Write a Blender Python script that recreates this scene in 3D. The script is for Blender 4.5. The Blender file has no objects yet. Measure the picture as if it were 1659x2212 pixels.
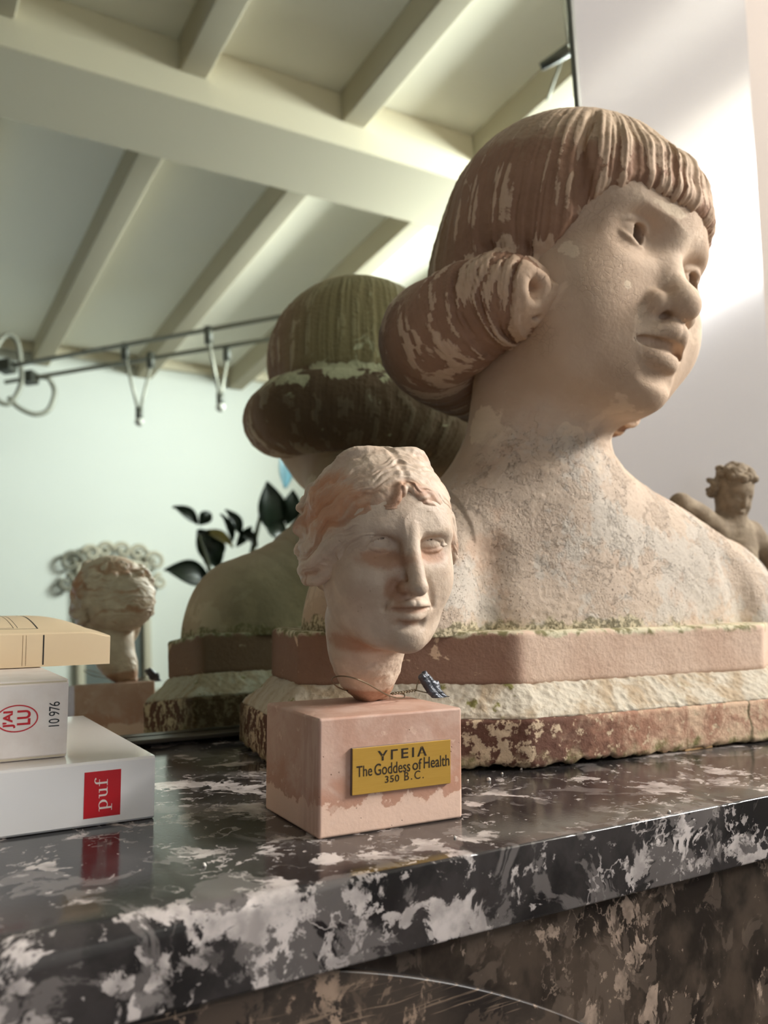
import bpy, bmesh, math, random
import numpy as np
from mathutils import Vector, Matrix
random.seed(7)
S = bpy.context.scene
COL = S.collection
PI = math.pi

# ------------------------------------------------------------------ camera frame
FPX, YAW, PITCH, TILT, CAMH = 1895.5, .5457, .0842, .0746, .1273
FW = np.array([math.sin(YAW)*math.cos(PITCH), math.cos(YAW)*math.cos(PITCH), math.sin(PITCH)])
RT = np.array([math.cos(YAW), -math.sin(YAW), 0.]); UP = np.cross(RT, FW)
CAM = np.array([0, 0, CAMH])
MIRY = .725                      # foot of the leaning mirror
FLOOR, CEIL = -1.10, 2.20        # z = 0 is the mantel top
FRONT, BACK, LEFT, RIGHT = -3.62, .874, -2.6, 3.0

# ------------------------------------------------------------------ numpy noise
def _hash(ix, iy, iz, seed):
    h = (ix.astype(np.uint32)*np.uint32(374761393) + iy.astype(np.uint32)*np.uint32(668265263)
         + iz.astype(np.uint32)*np.uint32(2147483647) + np.uint32(seed)*np.uint32(1274126177))
    h = (h ^ (h >> np.uint32(13)))*np.uint32(1274126177)
    h = h ^ (h >> np.uint32(16))
    return (h & np.uint32(0xffffff)).astype(np.float32)/np.float32(0xffffff)
def vnoise(p, seed=0):
    p = np.asarray(p, np.float32); i = np.floor(p).astype(np.int64); f = p - i; f = f*f*(3-2*f)
    x, y, z = i[:, 0], i[:, 1], i[:, 2]; fx, fy, fz = f[:, 0], f[:, 1], f[:, 2]
    r = 0
    for dx in (0, 1):
        for dy in (0, 1):
            for dz in (0, 1):
                w = (fx if dx else 1-fx)*(fy if dy else 1-fy)*(fz if dz else 1-fz)
                r = r + w*_hash(x+dx, y+dy, z+dz, seed)
    return r
def fbm(p, octv=4, seed=0):
    r = 0; a = .5; p = np.asarray(p, np.float32)
    for k in range(octv):
        r = r + a*vnoise(p*(2**k), seed+k); a *= .5
    return r/(1-.5**octv)
def sstep(a, b, x):
    t = np.clip((x-a)/(b-a), 0, 1); return t*t*(3-2*t)

# ------------------------------------------------------------------ signed distance sculpting
class Frame:
    def __init__(s, pos=(0, 0, 0), R=np.eye(3), k=1.): s.p = np.array(pos, float); s.R = np.asarray(R); s.k = k
    def w(s, q): return s.R @ (np.asarray(q, float)*s.k) + s.p
    def loc(s, V): return ((V - s.p) @ s.R)/s.k
def rot(a, b, c):
    return np.array(Matrix.Rotation(a, 3, 'Z') @ Matrix.Rotation(b, 3, 'X') @ Matrix.Rotation(c, 3, 'Y'))
def catmull(P, n=8):
    P = np.asarray(P, float); Q = np.vstack([2*P[0]-P[1], P, 2*P[-1]-P[-2]]); out = []
    for i in range(1, len(Q)-2):
        for t in np.linspace(0, 1, n, endpoint=False):
            a, b, c, d = Q[i-1:i+3]
            out.append(.5*((2*b) + (c-a)*t + (2*a-5*b+4*c-d)*t*t + (3*b-a-3*c+d)*t**3))
    out.append(P[-1]); return np.array(out)
class Sdf:
    def __init__(s, lo, hi, h):
        s.lo = np.array(lo, float); s.h = h
        s.n = np.ceil((np.array(hi)-s.lo)/h).astype(int)+1
        s.D = np.full(s.n, 1.0, np.float32)
        s.ax = [(s.lo[i]+h*np.arange(s.n[i])).astype(np.float32) for i in range(3)]
    def _reg(s, lo, hi):
        a = np.clip(np.floor((np.array(lo)-s.lo)/s.h).astype(int), 0, s.n)
        b = np.clip(np.ceil((np.array(hi)-s.lo)/s.h).astype(int)+1, 0, s.n)
        sl = tuple(slice(int(a[i]), int(b[i])) for i in range(3))
        g = (s.ax[0][sl[0]][:, None, None], s.ax[1][sl[1]][None, :, None], s.ax[2][sl[2]][None, None, :])
        return sl, g
    def _op(s, sl, d, k, mode):
        A = s.D[sl]
        if mode == 'add':
            if k > 0:
                hh = np.maximum(k-np.abs(A-d), 0)/k; s.D[sl] = np.minimum(A, d)-hh*hh*(k*.25)
            else: s.D[sl] = np.minimum(A, d)
        else:                      # subtract
            B = -d
            if k > 0:
                hh = np.maximum(k-np.abs(A-B), 0)/k; s.D[sl] = np.maximum(A, B)+hh*hh*(k*.25)
            else: s.D[sl] = np.maximum(A, B)
    def ell(s, fr, c, r, k=0., rotm=None, mode='add'):
        c = fr.w(c); r = np.array(r, float)*fr.k; k *= fr.k
        R = fr.R if rotm is None else fr.R @ rotm
        ext = np.sqrt(((R*r)**2).sum(1)) + k + 3*s.h
        sl, (X, Y, Z) = s._reg(c-ext, c+ext)
        X = X-c[0]; Y = Y-c[1]; Z = Z-c[2]
        a, b, d = [R[0, i]*X+R[1, i]*Y+R[2, i]*Z for i in range(3)]
        k0 = np.sqrt((a/r[0])**2+(b/r[1])**2+(d/r[2])**2)
        k1 = np.sqrt((a/r[0]**2)**2+(b/r[1]**2)**2+(d/r[2]**2)**2)
        s._op(sl, (k0*(k0-1)/np.maximum(k1, 1e-6)).astype(np.float32), k, mode)
    def tube(s, fr, pts, rad, k=0., n=5, mode='add', smooth=True):
        P = np.array([fr.w(p) for p in pts]); r = np.broadcast_to(np.array(rad, float), (len(P),))*fr.k; k *= fr.k
        if smooth and len(P) > 2:
            q = catmull(np.column_stack([P, r]), n); P, r = q[:, :3], q[:, 3]
        m = r.max()+k+3*s.h
        sl, (X, Y, Z) = s._reg(P.min(0)-m, P.max(0)+m)
        D = None
        for i in range(len(P)-1):
            a, b = P[i], P[i+1]; ba = b-a; L = max(ba @ ba, 1e-12)
            t = np.clip(((X-a[0])*ba[0]+(Y-a[1])*ba[1]+(Z-a[2])*ba[2])/L, 0, 1).astype(np.float32)
            d = np.sqrt((X-a[0]-ba[0]*t)**2+(Y-a[1]-ba[1]*t)**2+(Z-a[2]-ba[2]*t)**2)-(r[i]+(r[i+1]-r[i])*t)
            D = d if D is None else np.minimum(D, d)
        s._op(sl, D.astype(np.float32), k, mode)
    def below(s, z, k=0.):          # keep only what is above z
        d = (z-s.ax[2])[None, None, :]
        s.D = np.maximum(s.D, d.astype(np.float32))
    def halfspace(s, p, nrm, k=0.): # remove the side the normal points to
        X, Y, Z = s.ax[0][:, None, None], s.ax[1][None, :, None], s.ax[2][None, None, :]
        n = np.array(nrm, float); n /= np.linalg.norm(n)
        d = ((X-p[0])*n[0]+(Y-p[1])*n[1]+(Z-p[2])*n[2]).astype(np.float32)
        if k > 0:
            hh = np.maximum(k-np.abs(s.D-d), 0)/k; s.D = np.maximum(s.D, d)+hh*hh*(k*.25)
        else: s.D = np.maximum(s.D, d)
    def mesh(s):
        D = s.D; ins = D < 0; nx, ny, nz = D.shape
        c = ins[:-1, :-1, :-1].astype(np.int8)
        cnt = np.zeros(c.shape, np.int8)
        for dx in (0, 1):
            for dy in (0, 1):
                for dz in (0, 1): cnt += ins[dx:nx-1+dx, dy:ny-1+dy, dz:nz-1+dz]
        act = (cnt > 0) & (cnt < 8)
        I = np.argwhere(act); idx = np.full(act.shape, -1, np.int32); idx[act] = np.arange(len(I))
        i, j, k = I.T
        C = {(a, b, d): D[i+a, j+b, k+d] for a in (0, 1) for b in (0, 1) for d in (0, 1)}
        acc = np.zeros((len(I), 3), np.float64); m = np.zeros(len(I))
        for axis in range(3):
            for u in (0, 1):
                for v in (0, 1):
                    a = [0, 0, 0]; o = [q for q in range(3) if q != axis]; a[o[0]] = u; a[o[1]] = v
                    b = list(a); b[axis] = 1
                    fa, fb = C[tuple(a)], C[tuple(b)]
                    x = (fa < 0) != (fb < 0)
                    t = np.where(x, fa/np.where(x, fa-fb, 1), 0)
                    p = np.zeros((len(I), 3)); p[:] = a; p[:, axis] = t
                    acc[x] += p[x]; m += x
        V = (I + acc/np.maximum(m, 1)[:, None])*s.h + s.lo
        F = []
        for axis in range(3):
            o = [q for q in range(3) if q != axis]
            sl0 = [slice(1, -1)]*3; sl0[axis] = slice(0, -1)
            sl1 = list(sl0); sl1[axis] = slice(1, None)
            A, B = ins[tuple(sl0)], ins[tuple(sl1)]
            E = np.argwhere(A != B)
            E0 = E.copy(); E0[:, o[0]] += 1; E0[:, o[1]] += 1
            flip = A[tuple(E.T)]
            q = []
            for u, v in ((0, 0), (1, 0), (1, 1), (0, 1)):
                g = E0.copy(); g[:, o[0]] -= u; g[:, o[1]] -= v
                q.append(idx[tuple(g.T)])
            q = np.array(q).T
            if axis == 1: flip = ~flip
            q[~flip] = q[~flip][:, ::-1]
            F.append(q)
        return V, np.vstack(F)
def normals(V, F):
    n = np.cross(V[F[:, 2]]-V[F[:, 0]], V[F[:, 3]]-V[F[:, 1]])
    N = np.zeros_like(V)
    for c in range(4):
        for a in range(3): N[:, a] += np.bincount(F[:, c], n[:, a], len(V))
    return N/np.maximum(np.linalg.norm(N, axis=1), 1e-12)[:, None]

# ------------------------------------------------------------------ object helpers
def root(name, label, cat, loc=(0, 0, 0), group=None):
    o = bpy.data.objects.new(name, None); COL.objects.link(o); o.location = loc
    o.empty_display_size = .02
    o['label'] = label; o['category'] = cat
    if group: o['group'] = group
    return o
def tag(o, label, cat, group=None, kind=None):
    o['label'] = label; o['category'] = cat
    if group: o['group'] = group
    if kind: o['kind'] = kind
    return o
def structure(o, label=None, cat=None):
    o['kind'] = 'structure'
    if label: o['label'] = label
    if cat: o['category'] = cat
    return o
def place(o, mesh_origin, parent):
    """mesh is in world coordinates; keep it there whatever the parent"""
    COL.objects.link(o)
    if parent is not None:
        o.parent = parent; o.matrix_parent_inverse = Matrix.Translation(-_acc(parent))
    return o
def _acc(o):
    v = Vector((0, 0, 0))
    while o is not None:
        v = v + Vector(o.location)
        if o.parent is not None: v = v + o.matrix_parent_inverse.translation
        o = o.parent
    return v
def np_obj(name, V, F, mat, parent=None, smooth=True, attrs=None):
    me = bpy.data.meshes.new(name); V = np.ascontiguousarray(V, np.float32)
    me.vertices.add(len(V)); me.vertices.foreach_set('co', V.ravel())
    k = F.shape[1]
    me.loops.add(F.size); me.loops.foreach_set('vertex_index', np.ascontiguousarray(F, np.int32).ravel())
    me.polygons.add(len(F)); me.polygons.foreach_set('loop_start', np.arange(0, F.size, k, dtype=np.int32))
    me.update(calc_edges=True)
    if smooth: me.polygons.foreach_set('use_smooth', np.ones(len(F), bool))
    for n, v in (attrs or {}).items():
        a = me.attributes.new(n, 'FLOAT', 'POINT'); a.data.foreach_set('value', np.ascontiguousarray(v, np.float32))
    me.validate(); me.materials.append(mat)
    return place(bpy.data.objects.new(name, me), None, parent)
def bm_obj(name, bm, mat, parent=None, smooth=False, bevel=0, segs=2):
    me = bpy.data.meshes.new(name); bmesh.ops.recalc_face_normals(bm, faces=bm.faces); bm.to_mesh(me); bm.free()
    if smooth: me.polygons.foreach_set('use_smooth', np.ones(len(me.polygons), bool))
    for m in (mat if isinstance(mat, (list, tuple)) else [mat]): me.materials.append(m)
    o = place(bpy.data.objects.new(name, me), None, parent)
    if bevel:
        b = o.modifiers.new('bevel', 'BEVEL'); b.width = bevel; b.segments = segs; b.limit_method = 'ANGLE'; b.angle_limit = math.radians(40)
        me.polygons.foreach_set('use_smooth', np.ones(len(me.polygons), bool))
        w = o.modifiers.new('wn', 'WEIGHTED_NORMAL'); w.keep_sharp = True
    return o
def add_box(bm, lo, hi, M=None):
    vs = []
    for z in (lo[2], hi[2]):
        for x, y in ((lo[0], lo[1]), (hi[0], lo[1]), (hi[0], hi[1]), (lo[0], hi[1])):
            v = Vector((x, y, z)); vs.append(bm.verts.new(M @ v if M is not None else v))
    for f in ((3, 2, 1, 0), (4, 5, 6, 7), (0, 1, 5, 4), (1, 2, 6, 5), (2, 3, 7, 6), (3, 0, 4, 7)):
        bm.faces.new([vs[i] for i in f])
    return vs
def box(name, lo, hi, mat, parent=None, bevel=0, M=None, segs=2):
    bm = bmesh.new(); add_box(bm, lo, hi, M); return bm_obj(name, bm, mat, parent, bevel=bevel, segs=segs)
def add_tube(bm, pts, r, seg=8, spline=0, closed=False):
    P = catmull(pts, spline) if spline else np.asarray(pts, float)
    R = np.broadcast_to(np.array(r, float), (len(pts),))
    if spline: R = np.interp(np.linspace(0, 1, len(P)), np.linspace(0, 1, len(pts)), R)
    rings = []; up = None
    for i, p in enumerate(P):
        t = P[min(i+1, len(P)-1)]-P[max(i-1, 0)]; t = t/max(np.linalg.norm(t), 1e-9)
        if up is None: up = np.array([0, 0, 1.]) if abs(t[2]) < .9 else np.array([1., 0, 0])
        a = np.cross(t, up); a /= max(np.linalg.norm(a), 1e-9); b = np.cross(a, t); up = b
        rings.append([bm.verts.new(p+R[i]*(a*math.cos(q)+b*math.sin(q))) for q in np.linspace(0, 2*PI, seg, endpoint=False)])
    for A, B in zip(rings, rings[1:]):
        for i in range(seg): bm.faces.new((A[i], A[(i+1) % seg], B[(i+1) % seg], B[i]))
    bm.faces.new(rings[0][::-1]); bm.faces.new(rings[-1])
def tube_obj(name, pts, r, mat, parent=None, seg=8, spline=0):
    bm = bmesh.new(); add_tube(bm, pts, r, seg, spline); return bm_obj(name, bm, mat, parent, smooth=True)
def add_prism(bm, poly, to_world, d0, d1):
    """poly: 2D outline; to_world(u, v, d) -> point"""
    A = [bm.verts.new(to_world(u, v, d0)) for u, v in poly]; B = [bm.verts.new(to_world(u, v, d1)) for u, v in poly]
    bm.faces.new(A[::-1]); bm.faces.new(B); n = len(A)
    for i in range(n): bm.faces.new((A[i], A[(i+1) % n], B[(i+1) % n], B[i]))

# ------------------------------------------------------------------ node helpers
def srgb(r, g, b, a=1.):
    f = lambda c: (c/255/12.92) if c/255 <= .04045 else ((c/255+.055)/1.055)**2.4
    return (f(r), f(g), f(b), a)
class NT:
    def __init__(s, name, rough=.6, spec=.4):
        s.m = bpy.data.materials.new(name); s.m.use_nodes = True; s.t = s.m.node_tree; s.t.nodes.clear()
        s.out = s.t.nodes.new('ShaderNodeOutputMaterial'); s.b = s.t.nodes.new('ShaderNodeBsdfPrincipled')
        s.t.links.new(s.b.outputs[0], s.out.inputs[0])
        s.b.inputs['Roughness'].default_value = rough; s.b.inputs['Specular IOR Level'].default_value = spec
        s.tc = s.t.nodes.new('ShaderNodeTexCoord').outputs['Object']
    def put(s, sock, v):
        if isinstance(v, bpy.types.NodeSocket): s.t.links.new(v, sock)
        elif v is not None:
            if sock.type == 'RGBA' and not hasattr(v, '__len__'): v = (v, v, v, 1)
            sock.default_value = v
    def set(s, **k):
        for n, v in k.items(): s.put(s.b.inputs[n.replace('_', ' ')], v)
        return s
    def noise(s, scale, detail=4, rough=.55, dist=0., vec=None, color=False):
        n = s.t.nodes.new('ShaderNodeTexNoise'); s.put(n.inputs['Vector'], s.tc if vec is None else vec)
        for k, v in (('Scale', scale), ('Detail', detail), ('Roughness', rough), ('Distortion', dist)): n.inputs[k].default_value = v
        return n.outputs['Color' if color else 'Fac']
    def voro(s, scale, feature='F1', vec=None, rand=1., out='Distance'):
        n = s.t.nodes.new('ShaderNodeTexVoronoi'); n.feature = feature; s.put(n.inputs['Vector'], s.tc if vec is None else vec)
        n.inputs['Scale'].default_value = scale; n.inputs['Randomness'].default_value = rand
        return n.outputs[out]
    def ma(s, op, a, b=None, c=None, clamp=False):
        n = s.t.nodes.new('ShaderNodeMath'); n.operation = op; n.use_clamp = clamp
        for i, v in enumerate((a, b, c)):
            if v is not None: s.put(n.inputs[i], v)
        return n.outputs[0]
    def step(s, x, a, b):           # smoothstep 0..1
        n = s.t.nodes.new('ShaderNodeMapRange'); n.interpolation_type = 'SMOOTHSTEP'
        s.put(n.inputs['Value'], x); s.put(n.inputs['From Min'], a); s.put(n.inputs['From Max'], b)
        return n.outputs[0]
    def mix(s, f, a, b):
        n = s.t.nodes.new('ShaderNodeMix'); n.data_type = 'RGBA'
        s.put(n.inputs[0], f); s.put(n.inputs[6], a); s.put(n.inputs[7], b); return n.outputs[2]
    def attr(s, name):
        n = s.t.nodes.new('ShaderNodeAttribute'); n.attribute_name = name; return n.outputs['Fac']
    def mapv(s, scale=(1, 1, 1), rotv=(0, 0, 0), loc=(0, 0, 0), vec=None):
        n = s.t.nodes.new('ShaderNodeMapping'); s.put(n.inputs['Vector'], s.tc if vec is None else vec)
        n.inputs['Scale'].default_value = scale; n.inputs['Rotation'].default_value = rotv; n.inputs['Location'].default_value = loc
        return n.outputs[0]
    def sep(s, vec=None):
        n = s.t.nodes.new('ShaderNodeSeparateXYZ'); s.put(n.inputs[0], s.tc if vec is None else vec); return n.outputs
    def warp(s, amount, scale, vec=None):
        n = s.t.nodes.new('ShaderNodeVectorMath'); n.operation = 'MULTIPLY_ADD'
        c = s.noise(scale, 3, color=True, vec=vec)
        v = s.t.nodes.new('ShaderNodeVectorMath'); v.operation = 'SUBTRACT'; s.put(v.inputs[0], c); v.inputs[1].default_value = (.5, .5, .5)
        s.put(n.inputs[0], v.outputs[0]); n.inputs[1].default_value = (amount,)*3; s.put(n.inputs[2], s.tc if vec is None else vec)
        return n.outputs[0]
    def bump(s, h, dist, strength=1., normal=None):
        n = s.t.nodes.new('ShaderNodeBump'); s.put(n.inputs['Height'], h); n.inputs['Distance'].default_value = dist
        s.put(n.inputs['Strength'], strength)
        if normal is not None: s.put(n.inputs['Normal'], normal)
        return n.outputs[0]
def plain(name, col, rough=.6, spec=.4, metal=0., bump=None):
    t = NT(name, rough, spec); t.set(Base_Color=col, Metallic=metal)
    if bump: t.set(Normal=t.bump(t.noise(bump[0], 4), bump[1]))
    return t.m
# ------------------------------------------------------------------ big terracotta bust
D2R = PI/180
HB = Frame((.5403, .5525, .4079), rot(6.95*D2R, 7.84*D2R, 6.78*D2R), .27)
WF = Frame()
def face_sockets(s, f, eyes, st):
    for (ex, ez) in eyes:
        sg = 1 if ex > 0 else -1
        s.ell(f, (ex-.005*sg, -.395+st.get('deep', 0), ez+.005), (.105, .085, .060), .07, mode='sub')
    for (ex, ez) in eyes:
        sg = 1 if ex > 0 else -1; bz, by = ez+st['browz'], st['browy']
        s.tube(f, [(ex-.09*sg, by+.012, bz-.030), (ex-.02*sg, by-.004, bz), (ex+.06*sg, by+.030, bz-.006), (ex+.11*sg, by+.075, bz-.035)],
               [.022, .026, .024, .014], .045)
def face_eyes(s, f, eyes, st):
    for (ex, ez) in eyes:
        sg = 1 if ex > 0 else -1
        yb = st.get('eyey', -.225)
        c = np.array((ex, yb, ez)); r = np.array((.082, .078, .062))
        s.ell(f, c, r, .006)
        def on(a, b, k=1.0):                   # point on the eyeball: a sideways, b up (units of H)
            x, z = a/r[0], b/r[2]; y = -math.sqrt(max(.02, 1-x*x-z*z)); return c+r*np.array((x, y, z))*k
        w, hu, hl = st['eyew'], st['eyeup'], st['eyelow']; ti = st.get('tilt', .0)
        up = [on(-w*sg, -.004-ti), on(-w*.6*sg, hu*.72-ti*.5), on(0, hu), on(w*.55*sg, hu*.72+ti*.4), on(w*1.0*sg, .002+ti)]
        lo = [on(-w*sg, -.004-ti), on(-w*.5*sg, -hl*.85-ti*.4), on(0, -hl), on(w*.55*sg, -hl*.7+ti*.4), on(w*1.0*sg, .002+ti)]
        tk = st.get('lid', 1.)
        s.tube(f, [p+np.array((0, .012, .024)) for p in up], [.008, .014, .016, .014, .008], .022)
        s.tube(f, [p+np.array((0, .012, -.020)) for p in lo], [.008, .012, .014, .012, .008], .022)
        s.tube(f, [c+(p-c)*1.06 for p in up], np.array([.009, .014, .015, .014, .009])*tk, .004)
        s.tube(f, [c+(p-c)*1.04 for p in lo], np.array([.008, .009, .010, .009, .008])*tk, .006)
        s.tube(f, [c+(p-c)*1.05+np.array((0, .006, .022)) for p in up[1:]], [.004, .006, .006, .004], .010, mode='sub')
        cr = st.get('crease', .005)
        s.tube(f, [c+(p-c)*1.03+np.array((0, 0, -.012-cr*.3)) for p in up[1:-1]], [cr*.5, cr, cr*.5], .004, n=10, mode='sub')
        if st.get('iris'):
            g = st['gaze']
            s.ell(f, on(g+.004, .005), (.032, .110, .032), .003, mode='sub')
def build_bust_figure():
    f = HB
    s = Sdf((.26, .42, .080), (.84, .70, .56), .00135)
    # skull, cheeks, jaw
    s.ell(f, (0, .03, .08), (.345, .365, .36))
    s.ell(f, (0, -.085, -.12), (.315, .275, .36), .10)
    for x in (-1, 1): s.ell(f, (.188*x, -.175, -.220), (.145, .145, .160), .10)
    s.ell(f, (0, -.13, -.385), (.235, .20, .125), .10)
    s.ell(f, (0, -.215, -.28), (.155, .150, .13), .08)
    s.ell(f, (0, -.300, -.425), (.088, .078, .068), .07)
    s.ell(f, (0, -.19, .12), (.28, .150, .15), .08)
    EY, ST = [(-.128, .004), (.170, -.040)], dict(eyew=.078, eyeup=.044, eyelow=.030, iris=1, gaze=.006, browz=.100, browy=-.300, deep=.030, eyey=-.232, tilt=.010)
    face_sockets(s, f, EY, ST)
    # nose
    s.tube(f, [(0, -.290, .045), (0, -.300, -.03), (0, -.345, -.100), (0, -.395, -.160)], [.028, .030, .040, .048], .045)
    s.ell(f, (0, -.398, -.178), (.060, .056, .048), .02)
    for x in (-1, 1):
        s.ell(f, (.070*x, -.350, -.190), (.040, .050, .040), .018)
        s.ell(f, (.042*x, -.372, -.222), (.018, .028, .019), .010, mode='sub')
    # lips
    s.ell(f, (0, -.322, -.285), (.085, .055, .055), .05)
    s.tube(f, [(-.108, -.318, -.298), (-.06, -.364, -.272), (-.018, -.388, -.258), (0, -.385, -.264), (.018, -.388, -.258), (.06, -.364, -.272), (.108, -.318, -.298)],
           [.010, .026, .033, .030, .033, .026, .010], .012)
    s.tube(f, [(-.085, -.328, -.332), (-.03, -.362, -.342), (.03, -.362, -.342), (.085, -.328, -.332)], [.017, .032, .032, .017], .014)
    s.tube(f, [(-.108, -.334, -.300), (-.06, -.372, -.302), (0, -.392, -.303), (.06, -.372, -.302), (.108, -.334, -.300)], [.013, .017, .016, .017, .013], .006, mode='sub')
    s.tube(f, [(0, -.385, -.240), (0, -.385, -.215)], [.009, .007], .016, mode='sub')
    s.tube(f, [(-.06, -.372, -.396), (0, -.384, -.400), (.06, -.372, -.396)], [.011, .013, .011], .035, mode='sub')
    face_eyes(s, f, EY, ST)
    # neck and shoulders (mantel coordinates)
    s.tube(WF, [(.520, .580, .345), (.508, .583, .27), (.506, .588, .20)], [.060, .057, .066], .03)
    s.ell(WF, (.548, .588, .075), (.205, .088, .135), .06)
    s.tube(WF, [(.525, .595, .205), (.62, .590, .165), (.715, .583, .115)], [.050, .052, .062], .05)
    s.tube(WF, [(.505, .592, .195), (.44, .590, .163), (.372, .588, .120)], [.048, .050, .060], .04)
    s.ell(WF, (.742, .580, .075), (.060, .062, .085), .03)
    s.ell(WF, (.352, .588, .075), (.060, .062, .090), .03)
    # creases between chest and arm
    s.tube(WF, [(.688, .505, .08), (.690, .506, .115), (.682, .512, .150)], [.004, .003, .001], .03, mode='sub')
    s.tube(WF, [(.405, .515, .08), (.408, .518, .115), (.415, .525, .150)], [.004, .003, .001], .03, mode='sub')
    s.below(.0905)
    V, F = s.mesh()
    L = f.loc(V)
    # weathered surface: coarse render on the chest, smoother face
    N = normals(V, F)
    chest = sstep(.285, .205, V[:, 2]+(fbm(V*45, 4, 77)-.5)*.09)*sstep(.60, .54, V[:, 1])
    d = (fbm(V*330, 3, 5)-.5)*.0006*(.12+chest) + (fbm(V*70, 3, 9)-.5)*.0006*(.1+chest)
    brk = fbm(V*38, 4, 21)
    d += chest*sstep(.50, .52, brk)*.00035
    V = V+N*d[:, None]
    moss = sstep(.112, .092, V[:, 2]+(fbm(V*60, 3, 3)-.5)*.02)*(.35+.65*sstep(.72, .45, V[:, 0]))
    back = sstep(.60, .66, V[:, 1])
    patch = 0
    for c, r in (((-.288, -.196, -.105), (.035, .06, .05)), ((-.288, -.19, -.165), (.03, .05, .045)), ((-.205, -.235, .080), (.05, .06, .018)), ((-.05, -.33, .10), (.09, .08, .020)), ((-.215, -.28, -.185), (.03, .05, .022)), ((-.178, -.307, -.168), (.022, .05, .02)),
                 ((-.263, .065, -.585), (.05, .09, .07)), ((-.245, .014, -.62), (.05, .09, .05)), ((-.10, -.16, -.585), (.055, .09, .04)), ((-.02, -.18, -.65), (.05, .09, .05))):
        patch = np.maximum(patch, np.exp(-(((L-np.array(c))/np.array(r))**2).sum(1)))
    pup = 0
    for ex, ez in EY:               # darker brown tone inside the drilled pupils
        pup = np.maximum(pup, sstep(.040, .030, np.hypot(L[:, 0]-ex-ST['gaze'], L[:, 2]-ez-.002))*sstep(-.292, -.282, L[:, 1])*sstep(-.05, -.1, L[:, 1]))
    return V, F, dict(pupil_tone=pup, patch=patch, grain=chest, moss=np.clip(moss, 0, 1), backside=back)
def build_bust_hair():
    f = HB
    s = Sdf((.35, .40, .22), (.74, .74, .59), .0012)
    s.ell(f, (-.015, .06, .09), (.425, .42, .40))
    s.ell(f, (0, .20, -.12), (.40, .30, .32), .10)
    # fringe: thick band over the forehead
    # face opening
    s.ell(f, (0, -.68, -.22), (.60, .64, .50), .010, mode='sub')
    s.ell(f, (.0, -.42, -.36), (.34, .40, .36), .02, mode='sub')
    # fringe: thick band over the forehead
    s.tube(f, [(-.288, -.175, .085), (-.250, -.226, .122), (-.152, -.296, .160), (0, -.332, .166), (.155, -.302, .160), (.262, -.230, .128), (.300, -.180, .095)], .046, .03, n=6)
    s.tube(f, [(-.25, -.165, .18), (-.15, -.245, .23), (0, -.285, .245), (.16, -.25, .23), (.265, -.17, .18)], .062, .05, n=6)
    # side curtain of hair ending in a point before the ear
    for x in (-1, 1):
        s.tube(f, [(.215*x, -.085, .33), (.295*x, -.135, .22), (.312*x, -.160, .10), (.298*x, -.178, .045), (.303*x, -.145, -.02), (.303*x, -.115, -.07), (.290*x, -.105, -.118)], [.030, .046, .046, .040, .038, .032, .016], .016)
        s.tube(f, [(.285*x, -.08, .37), (.352*x, -.145, .14), (.352*x, -.145, .04), (.345*x, -.105, -.06)], [.003, .008, .008, .004], .012, mode='sub')
        s.tube(f, [(.222*x, -.140, .40), (.315*x, -.205, .20), (.322*x, -.238, .10), (.310*x, -.245, .03)], [.012, .014, .030, .028], .015, mode='sub')
    # rolled curl round the nape, both ends turned in at the cheeks
    half = [(-.345, -.130, -.228), (-.372, -.065, -.235), (-.385, .020, -.262), (-.392, .14, -.308), (-.350, .27, -.332), (-.20, .365, -.340)]
    hr = [.080, .128, .150, .165, .172, .170]
    path = half+[(0, .40, -.343)]+[(-a*.97, b+.11*sstep(.3, -.2, b), c-.02) for a, b, c in half[::-1]]
    rad = hr+[.168]+hr[::-1]
    s.tube(f, path, rad, .035, n=4)
    for x in (-1, 1):
        c = np.array(path[0] if x < 0 else path[-1]); d = np.array((.62*x, -.78, .05)); d /= np.linalg.norm(d)
        u = np.cross(d, (0, 0, 1)); u /= np.linalg.norm(u); v = np.cross(u, d)
        sp = []; rr = []
        for k in range(15):
            a = -1.9+k*.72*1.0; rd = .074-.0040*k
            sp.append(c+d*math.sqrt(max(0, .080**2-rd**2))+u*(-x*math.cos(a)*rd)+v*math.sin(a)*rd); rr.append(.010)
        s.tube(f, sp, rr, .012, n=3, mode='sub')
        s.ell(f, c+d*.075, (.026, .05, .026), .02, mode='sub')
    # open nape
    s.ell(f, (0, .00, -.62), (.22, .34, .24), .03, mode='sub')
    V, F = s.mesh(); L = f.loc(V); N = normals(V, F)
    x, y, z = L.T
    # --- strand relief
    P = catmull(path, 12); best = np.full(len(L), 9e9); par = np.zeros(len(L)); 
    for i, p in enumerate(P):
        dd = ((L-p)**2).sum(1); m = dd < best; best[m] = dd[m]; par[m] = i/(len(P)-1)
    dist = np.sqrt(best)
    onroll = sstep(.215, .180, dist)*sstep(.0, -.06, z+.20*np.clip(y, 0, 1)+.03)
    # angle round the roll gives the strands their slant
    slant = np.arctan2(z+.2, np.hypot(x, y)-.35)
    q = par*46+slant*.9+(fbm(L*7, 3, 2)-.5)*2.2
    r1 = vnoise(np.column_stack([q*1.25, slant*.8, 0*q]), 4)*.65+vnoise(np.column_stack([q*2.6, slant*1.5, 0*q]), 8)*.35
    phi = np.arctan2(x, -(y-.06))
    r2 = vnoise(np.column_stack([phi*24+(fbm(L*5, 2, 6)-.5)*2.0, z*3, 0*z]), 11)*.6+vnoise(np.column_stack([phi*58+(fbm(L*6, 2, 7)-.5)*3, z*4, 0*z]), 12)*.4
    fringe = sstep(-.08, -.2, y)*sstep(.31, .27, np.abs(x))*sstep(.46, .30, z)*sstep(.0, .03, z)
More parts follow.
